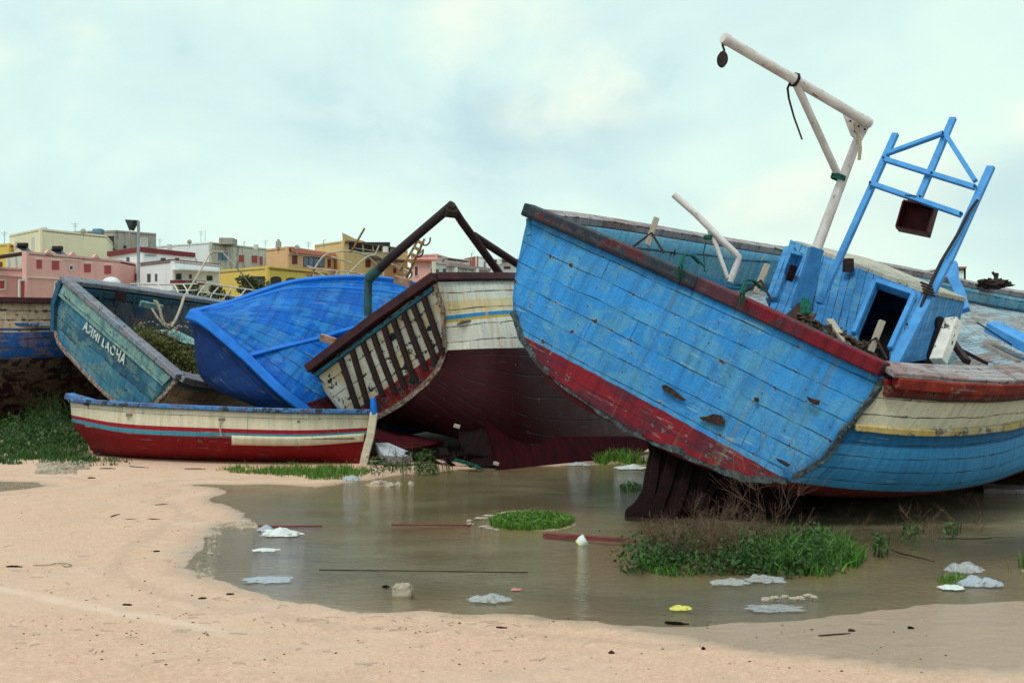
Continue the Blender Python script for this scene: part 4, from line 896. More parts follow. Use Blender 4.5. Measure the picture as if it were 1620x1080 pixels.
MB().sweep([p+Vector((0, -.02, .035)) for p in f0], .10, .055).build('gunwale', m_Frail, F_, bevel=.01)
MB().sweep([p+Vector((0, .02, .0)) for p in f5], .10, .055).build('gunwale', m_Frail, F_, bevel=.01)
MB().sweep([P(108, 626, 17.45), P(122, 630, 17.35), P(146, 637, 17.1)], .14, .09).build('stern_block', m_Frail, F_, bevel=.015)
fl = [[(a-Vector((0, 0, .3))).lerp(b-Vector((0, 0, .3)), i/5) for a, b in zip(f0[2:-2], f5[2:-2])] for i in range(6)]
MB().grid(fl).build('floor_boards', m_floor, F_, solid=.02)
for t in (.3, .55, .78):
    j = int(t*29); MB().sweep([f0[j]-Vector((0, 0, .1)), f5[j]-Vector((0, 0, .1))], .22, .03).build('thwart', m_floor, F_, smooth=False)
sp_ = MB().sweep([P(592, 652, 16.12), P(586, 690, 16.15), P(578, 720, 16.18), P(574, 740, 16.2)], .10, .085, (0, 1, 0))
sp_.build('stem_post', m_cream, F_, smooth=False, bevel=.01)
MB().tube([P(592, 655, 16.12), P(591, 640, 16.12), P(590, 629, 16.14)], .052, 12, .035).build('stem_head', m_Cr, F_, bevel=.012)
pt = [p for p in rows[5]]
pr_ = [[rows[i][j]+Vector((0, -.030, -.008)) for j in range(26, 49)] for i in range(6, 10)]
pr_[0] = [p-Vector((0, 0, .0)) for p in pr_[0]]
MB().grid(pr_, flip=True).build('cream_name_panel', m_cream, F_, solid=.004)
MB().slab([P(147, 690, 17.44), P(165, 702, 17.3), P(300, 722, 16.9), P(520, 735, 16.5), P(574, 742, 16.2), P(400, 738, 16.6), P(154, 727, 17.3)], Vector((0, .06, 0))).build('keel', m_Bred, F_, smooth=False)
MB().tube([P(349, 668, 15.98), P(348, 678, 15.97), P(350, 690, 15.96)], .02, 6, .006).build('frayed_rope_end', m_rope, F_)

# wreckage under boat B, behind the dinghy
wk = thing('wrecked_dinghy', 'capsized dark red and white wreckage lying in the shade under the striped boat', 'wreckage', (-1.5, 16.6, .0))
MB().slab([P(592, 676, 17.2), P(640, 684, 17.3), P(702, 698, 17.0), P(660, 708, 16.5), P(596, 712, 16.4)], Vector((0, .1, -.06))).build('red_panel', m_Bred, wk, smooth=False)
MB().slab([P(594, 700, 16.3), P(614, 700, 16.5), P(652, 716, 16.1), P(640, 722, 15.95), P(606, 720, 15.95)], Vector((0, .1, -.12))).build('white_board', paint('bluish_white_board', (.5, .52, .6), pw=3, chip=.66, seam=0, seed=41), wk, smooth=False)  # board paint is a slightly bluish white
mbw = MB()
for k in range(26):
    a = P(random.uniform(600, 770), random.uniform(715, 735), random.uniform(16.0, 17.0)); a.z = max(a.z, .04)
    d_ = Vector((random.uniform(-.5, .5), random.uniform(-.3, .3), random.uniform(-.08, .12)))
    mbw.sweep([a-d_*.6, a+d_*.6], random.uniform(.04, .12), .03)
mbw.build('broken_planks', m_blade, wk, smooth=False)['kind'] = 'stuff'
for (x, y, s) in ((723, 674, .05), (785, 733, .045)):
    MB().box(P(x, y, 15.85 if y > 700 else 16.2), s*1.7, s, s, Matrix.Rotation(R(15), 3, 'Y')).build('foam_block', m_bone, None, smooth=False, bevel=.01,
        label='small pale foam block %s' % ('caught on the dark rudder of the striped boat' if y < 700 else 'at the waterline beside the keel of the striped boat'), cat='foam block')
mbn = MB()
for k in range(30):
    t0 = random.random()*.5; pts = []
    for i in range(6):
        t = t0+i*.1; pts.append(P(717+t*50+random.uniform(-2, 2), 727+(t**1.5)*18+random.uniform(-2, 2), 15.7+random.uniform(-.05, .05)))
    for p in pts: p.z = max(p.z, .01)
    mbn.tube(pts, .010, 4)
mbn.build('fishing_net_scrap', m_green, None, label='tangled green fishing net scrap lying at the water edge under the striped boat', cat='fishing net')
#PART2

# ================================================================== TOWN
def wallmat(name, col, stain=.3, col2=None, rough=.9, sc=1.):
    m, n = newmat(name); ob = n.new('ShaderNodeTexCoord').outputs['Object']
    st = n.noise(n.vec(ob, .9, .9, .12), 1.2*sc, 6, .6); pa = n.noise(ob, .5*sc, 5, .6); fi = n.noise(ob, 6, 4, .6)
    c = n.mix(n.step(st, .48, .7, 0, stain), col, col2 or tuple(x*.45 for x in col))
    c = n.mix(n.step(pa, .52, .66, 0, stain*.7), c, tuple(min(1, x*1.15+.02) for x in col))
    c = n.mix(n.step(fi, .55, .75, 0, .2), c, tuple(x*.6 for x in col))
    n.out(n.bsdf(c, rough, n.bump(fi, .3, .03))); return m
w_pink = wallmat('salmon_pink_plaster', (.78, .40, .36)); w_cream = wallmat('cream_plaster', (.80, .71, .50), .15); w_cshade = w_cream
w_grey = wallmat('raw_grey_concrete', (.36, .33, .28), .7, (.09, .085, .08)); w_white = wallmat('whitewashed_plaster', (.82, .82, .83), .2)
w_conc = wallmat('stained_pale_render', (.58, .55, .48), .75, (.16, .15, .13)); w_orange = wallmat('orange_plaster', (.72, .41, .22), .15)
w_yel = wallmat('bright_yellow_plaster', (.74, .50, .11), .2); w_ochre = wallmat('ochre_plaster', (.68, .47, .22), .2)
w_mar = wallmat('maroon_trim', (.20, .025, .035), .2); w_tile = wallmat('terracotta_tiles', (.38, .12, .07), .4, None, .9, 3)
w_shut = wallmat('red_roller_shutter', (.45, .08, .085), .2); w_wood = wallmat('brown_shutter', (.16, .04, .025), .2); w_trim = wallmat('white_window_trim', (.68, .66, .62), .1)
w_green = wallmat('dark_green_shutter', (.03, .06, .045), .2); w_roofdk = wallmat('dark_roof_edge', (.10, .06, .05), .3)
w_glass = simple('window_glass', (.03, .05, .08), (.07, .10, .14), .8, .12, .0, uvs=False); w_blueg = simple('pale_blue_glass', (.16, .27, .36), (.10, .18, .26), .8, .15, 0, uvs=False)  # second glass is a paler blue tint
w_dk = wallmat('painted_opening_shade', (.03, .028, .03), .2)  # flat panels on the walls, shade inside the openings painted near-black
class Wall:
    """a vertical wall between two plan points"""
    def __init__(s, a, b):
        s.a = Vector((a.x, a.y, 0)); s.b = Vector((b.x, b.y, 0)); s.u = (s.b-s.a).normalized(); s.n = Vector((s.u.y, -s.u.x, 0))
    def at(s, px, py):
        d = Vector(((px-810)/FPX, 1, -(py-HOR)/FPX)); e = Vector((0, 0, EYE)); return e+d*((s.a-e).dot(s.n)/d.dot(s.n))
def building(name, label, corners, h, mats, depth_=14., base=0.):
    """corners: picture position of the roofline corners; h: roof height above the eye"""
    pts = [P(x, y, FPX*h/(HOR-y)) for x, y in corners]; pts = [Vector((p.x, p.y, 0)) for p in pts]
    zt = EYE+h; root = thing(name, label, 'building', (sum(p.x for p in pts)/len(pts), min(p.y for p in pts), base))
    back = [p+Vector((0, depth_, 0)) for p in (pts[-1], pts[0])] if len(pts) == 2 else [pts[-1]+Vector((pts[0]-pts[1])*.6)*1.+Vector((0, depth_, 0)), pts[0]+Vector((0, depth_, 0))]
    loop = pts+back; walls = [Wall(pts[i], pts[i+1]) for i in range(len(pts)-1)]
    for i in range(len(loop)):
        a, b = loop[i], loop[(i+1) % len(loop)]; mt = mats[min(i, len(mats)-1)]
        nn = Vector((b.y-a.y, a.x-b.x, 0)).normalized()
        MB().slab([a+Vector((0, 0, base)), b+Vector((0, 0, base)), b+Vector((0, 0, zt)), a+Vector((0, 0, zt))], -nn*.3).build('wall', mt, root, smooth=False)
    MB().slab([p+Vector((0, 0, zt-.45)) for p in loop], Vector((0, 0, .2))).build('roof', w_grey, root, smooth=False)
    return root, walls, zt
def window(root, wl, x0, x1, y0, y1, mat, trim=w_trim, name='window', proud=.08, fr=.12):
    a, b, c_, d = wl.at(x0, y0), wl.at(x1, y0), wl.at(x1, y1), wl.at(x0, y1); n_ = wl.n
    p = MB().slab([a+n_*.03, b+n_*.03, c_+n_*.03, d+n_*.03], -n_*.06).build(name, mat, root, smooth=False)
    if trim:
        f = MB()
        for s, e in ((a, b), (b, c_), (c_, d), (d, a)): f.sweep([s+n_*.05, e+n_*.05], fr, proud, n_)
        f.build('frame', trim, p, smooth=False)
    if mat in (w_shut, w_wood, w_green):
        g = MB(); k = max(3, int((y1-y0)/2.2))
        for i in range(1, k): g.sweep([a.lerp(d, i/k)+n_*.04, b.lerp(c_, i/k)+n_*.04], .05, .03, n_)
        g.build('slat', mat, p, smooth=False)
    elif mat in (w_glass, w_blueg) and x1-x0 > 6:
        g = MB().sweep([a.lerp(b, .5)+n_*.05, d.lerp(c_, .5)+n_*.05], .12, .05, n_); g.build('mullion', w_roofdk, p, smooth=False)
    return p
def band(root, wl, x0, x1, y0a, y0b, y1a, y1b, mat, name='cornice', th=.15, out=.12):
    a, b, c_, d = wl.at(x0, y0a), wl.at(x1, y0b), wl.at(x1, y1b), wl.at(x0, y1a); n_ = wl.n
    return MB().slab([a+n_*out, b+n_*out, c_+n_*out, d+n_*out], -n_*th).build(name, mat, root, smooth=False)
def antenna(root, x, y0, y1, Y_, bars=True):
    mb = MB().tube([P(x, y1, Y_), P(x, y0, Y_)], .03, 5)
    if bars:
        for k in range(3): q = P(x, y0+2+k*2.4, Y_); mb.tube([q+Vector((-.5+k*.1, 0, 0)), q+Vector((.5-k*.1, 0, 0))], .018, 4)
    mb.build('antenna', m_iron, root)

b, wl, z = building('town_house', 'yellow house sliver at the left edge of the picture behind the pink house', [(-60, 388), (14, 385)], 14, [w_yel])
antenna(b, 7, 366, 386, 170)
window(b, wl[0], 0, 4, 414, 422, w_wood, None)
b, wl, z = building('apartment_block', 'cream flat-roofed block standing directly behind the pink house', [(15, 371), (63.5, 361), (168, 372)], 15.5, [w_cshade, w_cream])
window(b, wl[0], 50, 55, 375, 397, w_conc, None); window(b, wl[0], 24, 28, 382, 394, w_conc, None)
antenna(b, 119, 352, 366, 176)
b, wl, z = building('apartment_block', 'unfinished grey concrete block with a shaded balcony between cream block and lamp post', [(116, 366), (183, 364), (247, 369)], 17.5, [w_grey, w_grey])
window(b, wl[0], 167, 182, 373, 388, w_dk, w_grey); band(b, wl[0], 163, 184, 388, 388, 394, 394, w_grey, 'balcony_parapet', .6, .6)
window(b, wl[1], 222, 233, 377, 390, w_conc, w_trim); window(b, wl[1], 194, 200, 388, 394, w_dk, w_grey)
MB().box(P(155.5, 366.5, 196), 1.5, 1.5, .9).build('water_tank', w_blueg, b, smooth=False, bevel=.2)
b, wl, z = building('pink_house', 'salmon pink two-storey house with red shutters and scalloped parapet at left', [(38, 397), (191, 411)], 10.6, [w_pink])
for (x0, x1, y0, y1) in ((57.6, 66, 411, 425), (82, 93.4, 412.7, 427), (133, 143.5, 417.6, 431), (165, 175.5, 420, 433.5)):
    window(b, wl[0], x0, x1, y0, y1, w_shut, None); band(b, wl[0], x0-1.5, x1+1.5, y0-2, y0-2, y0-.6, y0-.6, w_trim, 'window_head', .12, .12)
window(b, wl[0], 109, 115, 420, 427, w_glass, w_trim)
for (x0, x1, y0, y1) in ((30, 42, 443, 472), (85, 92, 446, 468)):
    window(b, wl[0], x0, x1, y0, y1, w_shut, w_trim, 'door', .15, .22)
for x in (78, 116, 153):
    q = wl[0].at(x, 398+ (x-38)*.091); MB().slab([q+wl[0].u*dx_+Vector((0, 0, dz_)) for dx_, dz_ in ((-.75, -.3), (.75, -.3), (.5, .15), (.25, .42), (0, .5), (-.25, .42), (-.5, .15))], -wl[0].n*.3).build('parapet_scallop', w_pink, b, smooth=False)
band(b, wl[0], 38, 191, 437.5, 446, 439, 447.3, w_trim, 'cornice', .2, .2)
band(b, wl[0], 100, 128, 409.5, 412, 410.6, 413, w_trim, 'roof_moulding', .15, .12)
for x, y in ((36, 388), (91, 393)):
    q = P(x, y, 158); MB().tube([q+Vector((-.6, 0, 0)), q+Vector((.6, 0, 0))], .33, 12).build('solar_tank', m_iron, b)
    MB().slab([q+Vector((-.9, 0, -.2)), q+Vector((-.3, 1, .25)), q+Vector((1.6, 0, -1.3)), q+Vector((1.2, -1, -1.3))], Vector((0, 0, .08))).build('solar_panel', w_glass, b, smooth=False)
b, wl, z = building('pink_house', 'lower pink house wing at the left edge with a door in white surround', [(-60, 420), (37, 424)], 9.6, [w_pink])
window(b, wl[0], -6, 8, 443, 458, w_shut, w_trim, 'door', .15, .2); band(b, wl[0], -40, 37, 431, 437, 432.5, 438.5, w_trim, 'cornice', .2, .2)
q = P(23, 412, 165); MB().slab([P(9, 401, 166), P(37, 396, 165), P(37, 425, 165), P(9, 425, 166)], Vector((0, .3, 0))).build('stair_wall', w_conc, b, smooth=False)
MB().slab([P(-20, 406, 160), P(36, 398, 160), P(36, 400, 160), P(-20, 408, 160)], Vector((0, 3, 0))).build('lean_to_roof', w_roofdk, b, smooth=False)
b, wl, z = building('white_house', 'white house with a broad maroon band under its roof behind the lamp post', [(172, 398), (224, 391), (307, 400)], 12.6, [w_white, w_white])
band(b, wl[0], 172, 224, 398, 391, 405.5, 398.5, w_mar, 'roof_band', .3, .25); band(b, wl[1], 224, 307, 391, 400, 399, 407, w_mar, 'roof_band', .3, .25)
window(b, wl[0], 200, 205, 407, 419, w_glass, None); window(b, wl[0], 199.5, 204.7, 437, 449, w_glass, None); window(b, wl[0], 208.5, 217, 433, 444, w_shut, None)
window(b, wl[1], 229, 247, 402.5, 405.5, w_glass, w_trim); window(b, wl[1], 254, 262, 408, 412, w_glass, None); window(b, wl[1], 277, 283, 408, 411, w_wood, None)
b, wl, z = building('white_house', 'lower white house with maroon roof edge and balcony beside the lamp post', [(222, 416), (273, 410), (347, 417.5)], 10.2, [w_white, w_white])
band(b, wl[0], 222, 273, 416, 410, 417.5, 411.5, w_mar, 'roof_edge', .3, .2); band(b, wl[1], 273, 347, 410, 417.5, 411.5, 418.7, w_mar, 'roof_edge', .3, .2)
window(b, wl[0], 233, 238.5, 433, 446, w_glass, None); window(b, wl[0], 245.5, 249, 433, 445, w_glass, None)
window(b, wl[1], 277, 287, 432, 443, w_green, w_trim); window(b, wl[1], 299, 303, 434, 441, w_wood, None); window(b, wl[1], 327, 336, 436, 444, w_green, None)
band(b, wl[1], 268, 312, 443, 445, 449, 451, w_mar, 'balcony_parapet', 1.2, 1.3); band(b, wl[1], 270, 347, 425, 429, 427, 431, w_white, 'balcony_canopy', 1.2, 1.3)
b, wl, z = building('apartment_block', 'white gable side of the block left of the stained concrete facade', [(247, 389), (333, 382.5)], 17.5, [w_white])
antenna(b, 318, 365, 384, 225); antenna(b, 324.5, 364, 383, 225, False); antenna(b, 253, 377, 390, 230)
b, wl, z = building('apartment_block', 'stained pale concrete block with one blue window and three red shutters', [(332.5, 383), (422, 393)], 17.2, [w_conc])
for r_ in ((343.5, 360, 399, 413, w_blueg), (377, 386, 403, 415.5, w_shut), (397, 407.5, 404, 417, w_shut), (409.5, 415.5, 405.5, 420, w_shut)): window(b, wl[0], *r_[:4], r_[4], w_conc)
MB().box(P(361, 382.5, 222), 2.3, 4, 1.1).build('roof_hut', w_grey, b, smooth=False)
antenna(b, 420, 379, 392, 226)
b, wl, z = building('orange_house', 'orange house with a sloping terracotta roof and a wide blue-glazed window', [(421, 394), (454.5, 390), (541, 404)], 13.8, [w_orange, w_orange])
MB().slab([wl[1].at(456, 390.5)+wl[1].n*.25, wl[1].at(541, 404)+wl[1].n*.25, wl[1].at(541, 409.5)+wl[1].n*.6, wl[1].at(456, 399)+wl[1].n*.6], Vector((0, .5, .1))).build('tiled_roof', w_tile, b, smooth=False)
band(b, wl[1], 454, 541, 400.5, 410, 401.5, 411, w_trim, 'gutter', .2, .3)
for r_ in ((462, 470.5, 404, 418, w_wood), (480, 496, 407, 421.5, w_blueg), (496, 512.5, 408, 422, w_blueg), (518, 523, 410, 423.5, w_wood), (529, 532.5, 411.5, 424, w_wood)): window(b, wl[1], *r_[:4], r_[4], w_roofdk if r_[4] == w_blueg else None)
MB().box(P(440.5, 387, 186), .7, .7, .9).box(P(440.5, 381.5, 186), .35, .35, .5).build('chimney', w_grey, b, smooth=False)
antenna(b, 488, 382, 394, 185)
b, wl, z = building('yellow_house', 'bright yellow single-storey house with arched porch openings', [(348, 427), (423, 420.5), (518, 430)], 8.6, [w_yel, w_yel])
for (x0, x1, y0) in ((428, 445, 437), (452, 470, 439), (477, 494, 441)):
    w9 = wl[1]; pts = [w9.at(x0, 462), w9.at(x0, y0+5)]
    for t in np.linspace(0, math.pi, 9): pts.append(w9.at((x0+x1)/2-(x1-x0)/2*math.cos(t), y0+4-4*math.sin(t)))
    pts += [w9.at(x1, 462)]
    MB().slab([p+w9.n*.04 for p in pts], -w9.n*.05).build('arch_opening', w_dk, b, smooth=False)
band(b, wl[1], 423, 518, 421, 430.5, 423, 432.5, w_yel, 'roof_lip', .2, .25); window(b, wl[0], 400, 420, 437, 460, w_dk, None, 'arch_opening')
band(b, wl[1], 428, 500, 455, 457, 457, 459, w_roofdk, 'porch_rail', .1, .15)
b, wl, z = building('ochre_house', 'tall ochre house with a dark roofed terrace on its top floor', [(498, 387), (542, 380.5), (645, 396)], 15.8, [w_ochre, w_ochre])
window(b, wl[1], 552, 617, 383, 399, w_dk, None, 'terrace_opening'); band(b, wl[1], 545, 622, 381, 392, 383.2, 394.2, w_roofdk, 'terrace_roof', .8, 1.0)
band(b, wl[1], 556, 616, 391.5, 400, 392.3, 400.8, w_trim, 'terrace_rail', .1, .2)
for x in (572, 588, 603): band(b, wl[1], x, x+1, 384+(x-572)*.13, 384+(x-572)*.13, 398, 398, w_ochre, 'terrace_post', .2, .3)
w9 = wl[1]; MB().slab([w9.at(542, 381), w9.at(577, 386), w9.at(577, 381.5), w9.at(562, 378), w9.at(548, 371), w9.at(541.5, 368)], Vector((0, .4, 0))).build('swept_parapet', w_ochre, b, smooth=False)
band(b, wl[1], 578, 632, 405.5, 412, 410, 416, w_roofdk, 'awning', 1.0, 1.4); window(b, wl[1], 578, 586, 411, 423, w_wood, None); window(b, wl[1], 622, 627, 424, 432, w_wood, None)
b, wl, z = building('pink_house', 'pink house with reddish roof terrace right of the rusty hooked post', [(650, 403), (691, 401.5), (709, 407)], 14.2, [w_pink, w_pink])
band(b, wl[0], 650, 691, 410, 411, 413, 414, w_tile, 'roof_band', .6, .7); window(b, wl[0], 656, 662, 421, 437, w_wood, w_trim); window(b, wl[0], 681, 685, 424, 436, w_wood, w_trim)
window(b, wl[1], 698, 703, 408, 415, w_glass, w_trim); 
b, wl, z = building('grey_house', 'long low grey house with two air conditioners and a mauve roof band', [(686, 413), (772, 424)], 11.4, [w_conc])
band(b, wl[0], 705, 772, 415.5, 424.5, 421, 429.5, wallmat('mauve_band', (.40, .28, .28), .2), 'roof_band', .5, .5)
for r_ in ((687, 694, 425, 437), (699, 706, 424, 436), (738, 744, 430, 438), (720, 726, 428, 437)): window(b, wl[0], *r_, w_glass, w_trim)
for x, y in ((715.5, 427), (749.5, 429)): q = wl[0].at(x, y)+wl[0].n*.35; MB().box(q, .9, .4, .7).build('air_conditioner', w_trim, b, smooth=False, bevel=.03)
b, wl, z = building('grey_house', 'pale grey upper house with a dark tiled canopy behind the long grey house', [(700, 408), (770, 412)], 15.2, [w_white])
band(b, wl[0], 697, 734, 407, 413, 409, 415, w_roofdk, 'canopy', 1., 1.2)
b, wl, z = building('town_house', 'white house with pinkish roof slope seen between the dark gantry poles', [(734, 409), (754, 405), (764, 405.5), (772, 411)], 15.6, [w_tile, w_white, w_white])
b, wl, z = building('town_house', 'white house with brown roof beside the big blue transom corner', [(768, 412), (850, 410)], 15.0, [w_white])
band(b, wl[0], 780, 850, 411, 409.5, 414.5, 413, w_roofdk, 'roof_slope', 1., 1.2)
window(b, wl[0], 797, 808, 421, 426, w_wood, w_trim); band(b, wl[0], 770, 850, 431, 433, 433, 435, w_mar, 'floor_band', .2, .2)
b, wl, z = building('white_house', 'small white house with red roof edge above the sky blue boat far rail', [(1490, 423), (1528, 423)], 11.5, [w_white])
band(b, wl[0], 1490, 1528, 422, 422, 424.5, 424.5, w_tile, 'roof_edge', .4, .4); window(b, wl[0], 1514, 1524, 428, 430, w_glass, w_trim)
b, wl, z = building('town_house', 'low beige house just above the sky blue boat at the right edge', [(1596, 459), (1680, 459)], 8.0, [w_cream])

rc = [(70, 362, 176), (132, 371, 176), (205, 369, 196), (268, 388, 220), (300, 386, 220), (386, 387, 222), (405, 388, 222), (470, 396, 185), (512, 386, 190), (610, 392, 186), (664, 402, 190), (746, 406, 200), (790, 411, 205)]
for i, (x, y, Y_) in enumerate(rc):
    k = i % 3; q = P(x, y+2, Y_); nm, lb = (('water_tank', 'pale water tank') , ('satellite_dish', 'grey satellite dish'), ('vent_pipe', 'thin vent pipe'))[k]
    where = ['cream block roof, left', 'cream block roof, right', 'unfinished grey block roof', 'white gable block roof, left', 'white gable block roof, right', 'stained concrete block roof, left', 'stained concrete block roof, right', 'orange house roof', 'ochre house left roof', 'ochre house right roof', 'right pink house roof', 'grey upper house roof', 'brown-roofed white house'][i]
    mb = MB()
    if k == 0: mb.tube([q+Vector((0, 0, -.5)), q+Vector((0, 0, .35))], .42, 12)
    elif k == 1: mb.tube([q+Vector((0, 0, -.5)), q+Vector((0, 0, .5))], .05, 5); mb.blob(q+Vector((0, -.1, .6)), .4, (1, .25, 1), .02, 1, 12, 8)
    else: mb.tube([q+Vector((0, 0, -.5)), q+Vector((0, 0, .7)), q+Vector((.25, 0, .8))], .07, 6)
    mb.build(nm, w_trim if k == 0 else w_grey, None, label=lb+' on the '+where, cat=nm.replace('_', ' '))
# lamp post with floodlight
lp = thing('flood_light_post', 'grey steel lamp post with a tilted dark floodlight before the white houses', 'lamp post', P(219, 540, 48)+Vector((0, 0, -1.6)))
q = P(219, 350, 48)
MB().tube([Vector((q.x, q.y, 0)), Vector((q.x, q.y, q.z))], .07, 10, .055).build('pole', simple('galvanised_pole', (.36, .38, .40), (.27, .28, .30), 3, .5, .1), lp)
MB().tube([q, q+Vector((-.2, 0, .02)), q+Vector((-.28, 0, -.05))], .035, 6).build('bracket', m_iron, lp)
fb = [P(197, 347, 47.8), P(212, 348, 47.8), P(210, 352, 47.8), P(204, 364, 47.8)]
MB().slab(fb, Vector((.05, .5, 0))).build('lamp_housing', simple('dark_lamp_metal', (.035, .04, .05), (.06, .065, .07), 5, .5, .1), lp, smooth=False, bevel=.02)
dm = thing('white_buoy', 'smooth white round buoy poking above the far rail of the teal boat', 'buoy', P(176, 462, 25.5))
MB().blob(P(176, 450, 25.5), .19, (1, 1, .82), .02, 1, 20, 12).build('float_shell', simple('matt_white_plastic', (.66, .68, .70), (.58, .60, .62), 2, .4, .05), dm)
MB().tube([P(176, 459, 25.5), P(176, 464, 25.5)], .05, 8).build('stem', m_iron, dm)

# tubular awning frame and rusty post, standing behind the cobalt hull
m_rusty = simple('ochre_rust_steel', (.36, .20, .07), (.15, .07, .03), 10, .8, .5, c3=(.04, .03, .02), thr=.56)
aw = thing('awning_frame', 'bent white tube awning frame standing behind the cobalt blue hull', 'awning frame', Vector((P(560, 440, 25).x, 25.2, 0)))
def tb(pts, r=.024, nm='tube'): MB().tube(cr([P(*p) for p in pts], max(8, 5*len(pts))), r*.65, 6).build(nm, m_tan if nm == 'tube' else m_rusty, aw)
tb([(495,428,24.5),(512,405,24.7),(530,399,24.9),(556,397,25),(580,405,25.2),(598,421,25.4)]); tb([(533,452,24),(553,431,24.4),(578,408,24.8),(596,402,25)])
tb([(524,406,24.6),(556,416,24.7)]); tb([(558,398,25),(576,401,25.3),(598,405,25.6),(640,430,26)]); tb([(486,421,24),(505,426,24),(530,428,24),(560,431,24.2),(575,434,24.3),(620,440,24.6)], .02)
tb([(486,421,24),(505,432,24),(520,440,23.9)]); tb([(556,398,24.9),(566,380,24.9),(577,361,24.9)], .035, 'boom_end'); tb([(593,404,25),(600,388,25)], .026)
tb([(616,417,24.8),(634,423,25),(650,432,25)]); tb([(527,440,24),(535,428,24)]); tb([(544,441,24),(549,431,24)]); tb([(569,441,24),(573,434,24)]); tb([(607,440,24.5),(606,425,24.5)])
tb([(490,440,24),(497,425,24)], .04, 'rusty_knee'); tb([(484,433,24),(500,441,24)], .035, 'rusty_knee')
for x in (495, 533, 598, 640): q = P(x, 450, 24.8); MB().tube([Vector((q.x, q.y, 0)), q, P(x, 430, 24.8)], .024, 6).build('leg', m_white, aw)
rpz = thing('hooked_post', 'rusty ochre perforated steel post with curved hooks leaning behind the cobalt hull', 'steel post', Vector((P(625, 470, 22.5).x, 22.5, 0)))
m_rusty = simple('ochre_rust_steel', (.36, .20, .07), (.15, .07, .03), 10, .8, .5, c3=(.04, .03, .02), thr=.56)
g_ = MB(); a, b2 = P(632, 447, 22.3), P(668, 376, 22.3); ax = (b2-a).normalized(); sd2 = Vector((ax.z, 0, -ax.x))
for s in (-1, 1): g_.sweep([P(612, 500, 22.3)+sd2*.06*s, a+sd2*.085*s, b2+sd2*.045*s], .035, .06, (0, 1, 0))
for k in range(7): c_ = a.lerp(b2, (k+.3)/7); g_.sweep([c_-sd2*.07, c_+sd2*.07], .05, .13, (0, 1, 0))
g_.tube([P(612, 500, 22.3), Vector((P(600, 500, 22.3).x, 22.3, 0))], .06, 8)
g_.build('lattice_shaft', m_rusty, rpz, smooth=False)
for t, s in ((.88, .18), (.62, .16), (.12, .16)):
    c_ = a.lerp(b2, t); MB().tube(cr([c_, c_+Vector((s*.6, 0, -.04)), c_+Vector((s, 0, .02)), c_+Vector((s*1.05, 0, .1))], 10), .014, 6).build('hook', m_iron, rpz)

# ================================================================== PLANTS
def leafmat(name, cols, rough=.6):
    m, n = newmat(name); uvv = n.new('ShaderNodeUVMap', uv_map='nv').outputs[0]
    x = n.new('ShaderNodeSeparateXYZ', {0: uvv}).outputs[0]; ob = n.new('ShaderNodeTexCoord').outputs['Object']
    c = n.ramp(n.m('ADD', n.m('MULTIPLY', x, .8), n.m('MULTIPLY', n.noise(ob, 3, 3), .2)), [(i/(len(cols)-1), c) for i, c in enumerate(cols)])
    b_ = n.bsdf(c, rough); t_ = n.new('ShaderNodeBsdfTranslucent', {0: c}).outputs[0]
    n.out(n.new('ShaderNodeMixShader', {0: .25, 1: b_, 2: t_}).outputs[0]); return m
g_lush = leafmat('lush_grass', [(.03, .07, .008), (.055, .16, .010), (.12, .27, .02), (.16, .18, .06)]); g_dark = leafmat('dark_weed_leaf', [(.010, .03, .008), (.025, .075, .010), (.07, .15, .022)])
g_dry = leafmat('dry_reddish_twig', [(.07, .025, .018), (.14, .065, .04), (.24, .15, .09)]); g_shr = leafmat('brown_green_shrub', [(.09, .05, .02), (.13, .11, .02), (.06, .11, .02), (.16, .10, .04)])
g_olv = leafmat('olive_tree_leaf', [(.035, .045, .018), (.07, .08, .03), (.13, .125, .05)])
def blades(mb, pts, h, wd, lean=.35, hv=.5):
    for (x, y, z) in pts:
        hh = h*(1-hv/2+hv*random.random()); a = random.uniform(0, 6.28); w2 = wd*(.6+.8*random.random())
        s = Vector((math.cos(a), math.sin(a), 0))*w2/2; l = Vector((random.gauss(0, 1), random.gauss(0, 1), 0))*lean*hh*.6
        p = Vector((x, y, z)); b = len(mb.v); r = random.random()
        mb.v += [p-s, p+s, p+l*.35+Vector((0, 0, hh*.55))+s*.8, p+l*.35+Vector((0, 0, hh*.55))-s*.8, p+l+Vector((0, 0, hh*(.95-.2*random.random())))]
        mb.face([b, b+1, b+2, b+3], None, r); mb.face([b+3, b+2, b+4], None, r)
def leaves(mb, pts, sz, up=.3):
    for p in pts:
        p = Vector(p); n_ = Vector((random.gauss(0, 1), random.gauss(0, 1), random.gauss(0, 1)+up)).normalized(); a = n_.orthogonal().normalized(); c_ = n_.cross(a)
        an = random.uniform(0, 6.28); a, c_ = a*math.cos(an)+c_*math.sin(an), c_*math.cos(an)-a*math.sin(an); s = sz*random.uniform(.6, 1.3); b = len(mb.v); r = random.random()
        mb.v += [p-a*s, p-a*s*.3+c_*s*.42, p+a*s*.5+c_*s*.36, p+a*s*1.05, p+a*s*.5-c_*s*.36, p-a*s*.3-c_*s*.42]; mb.face([b, b+1, b+2, b+3, b+4, b+5], None, r)
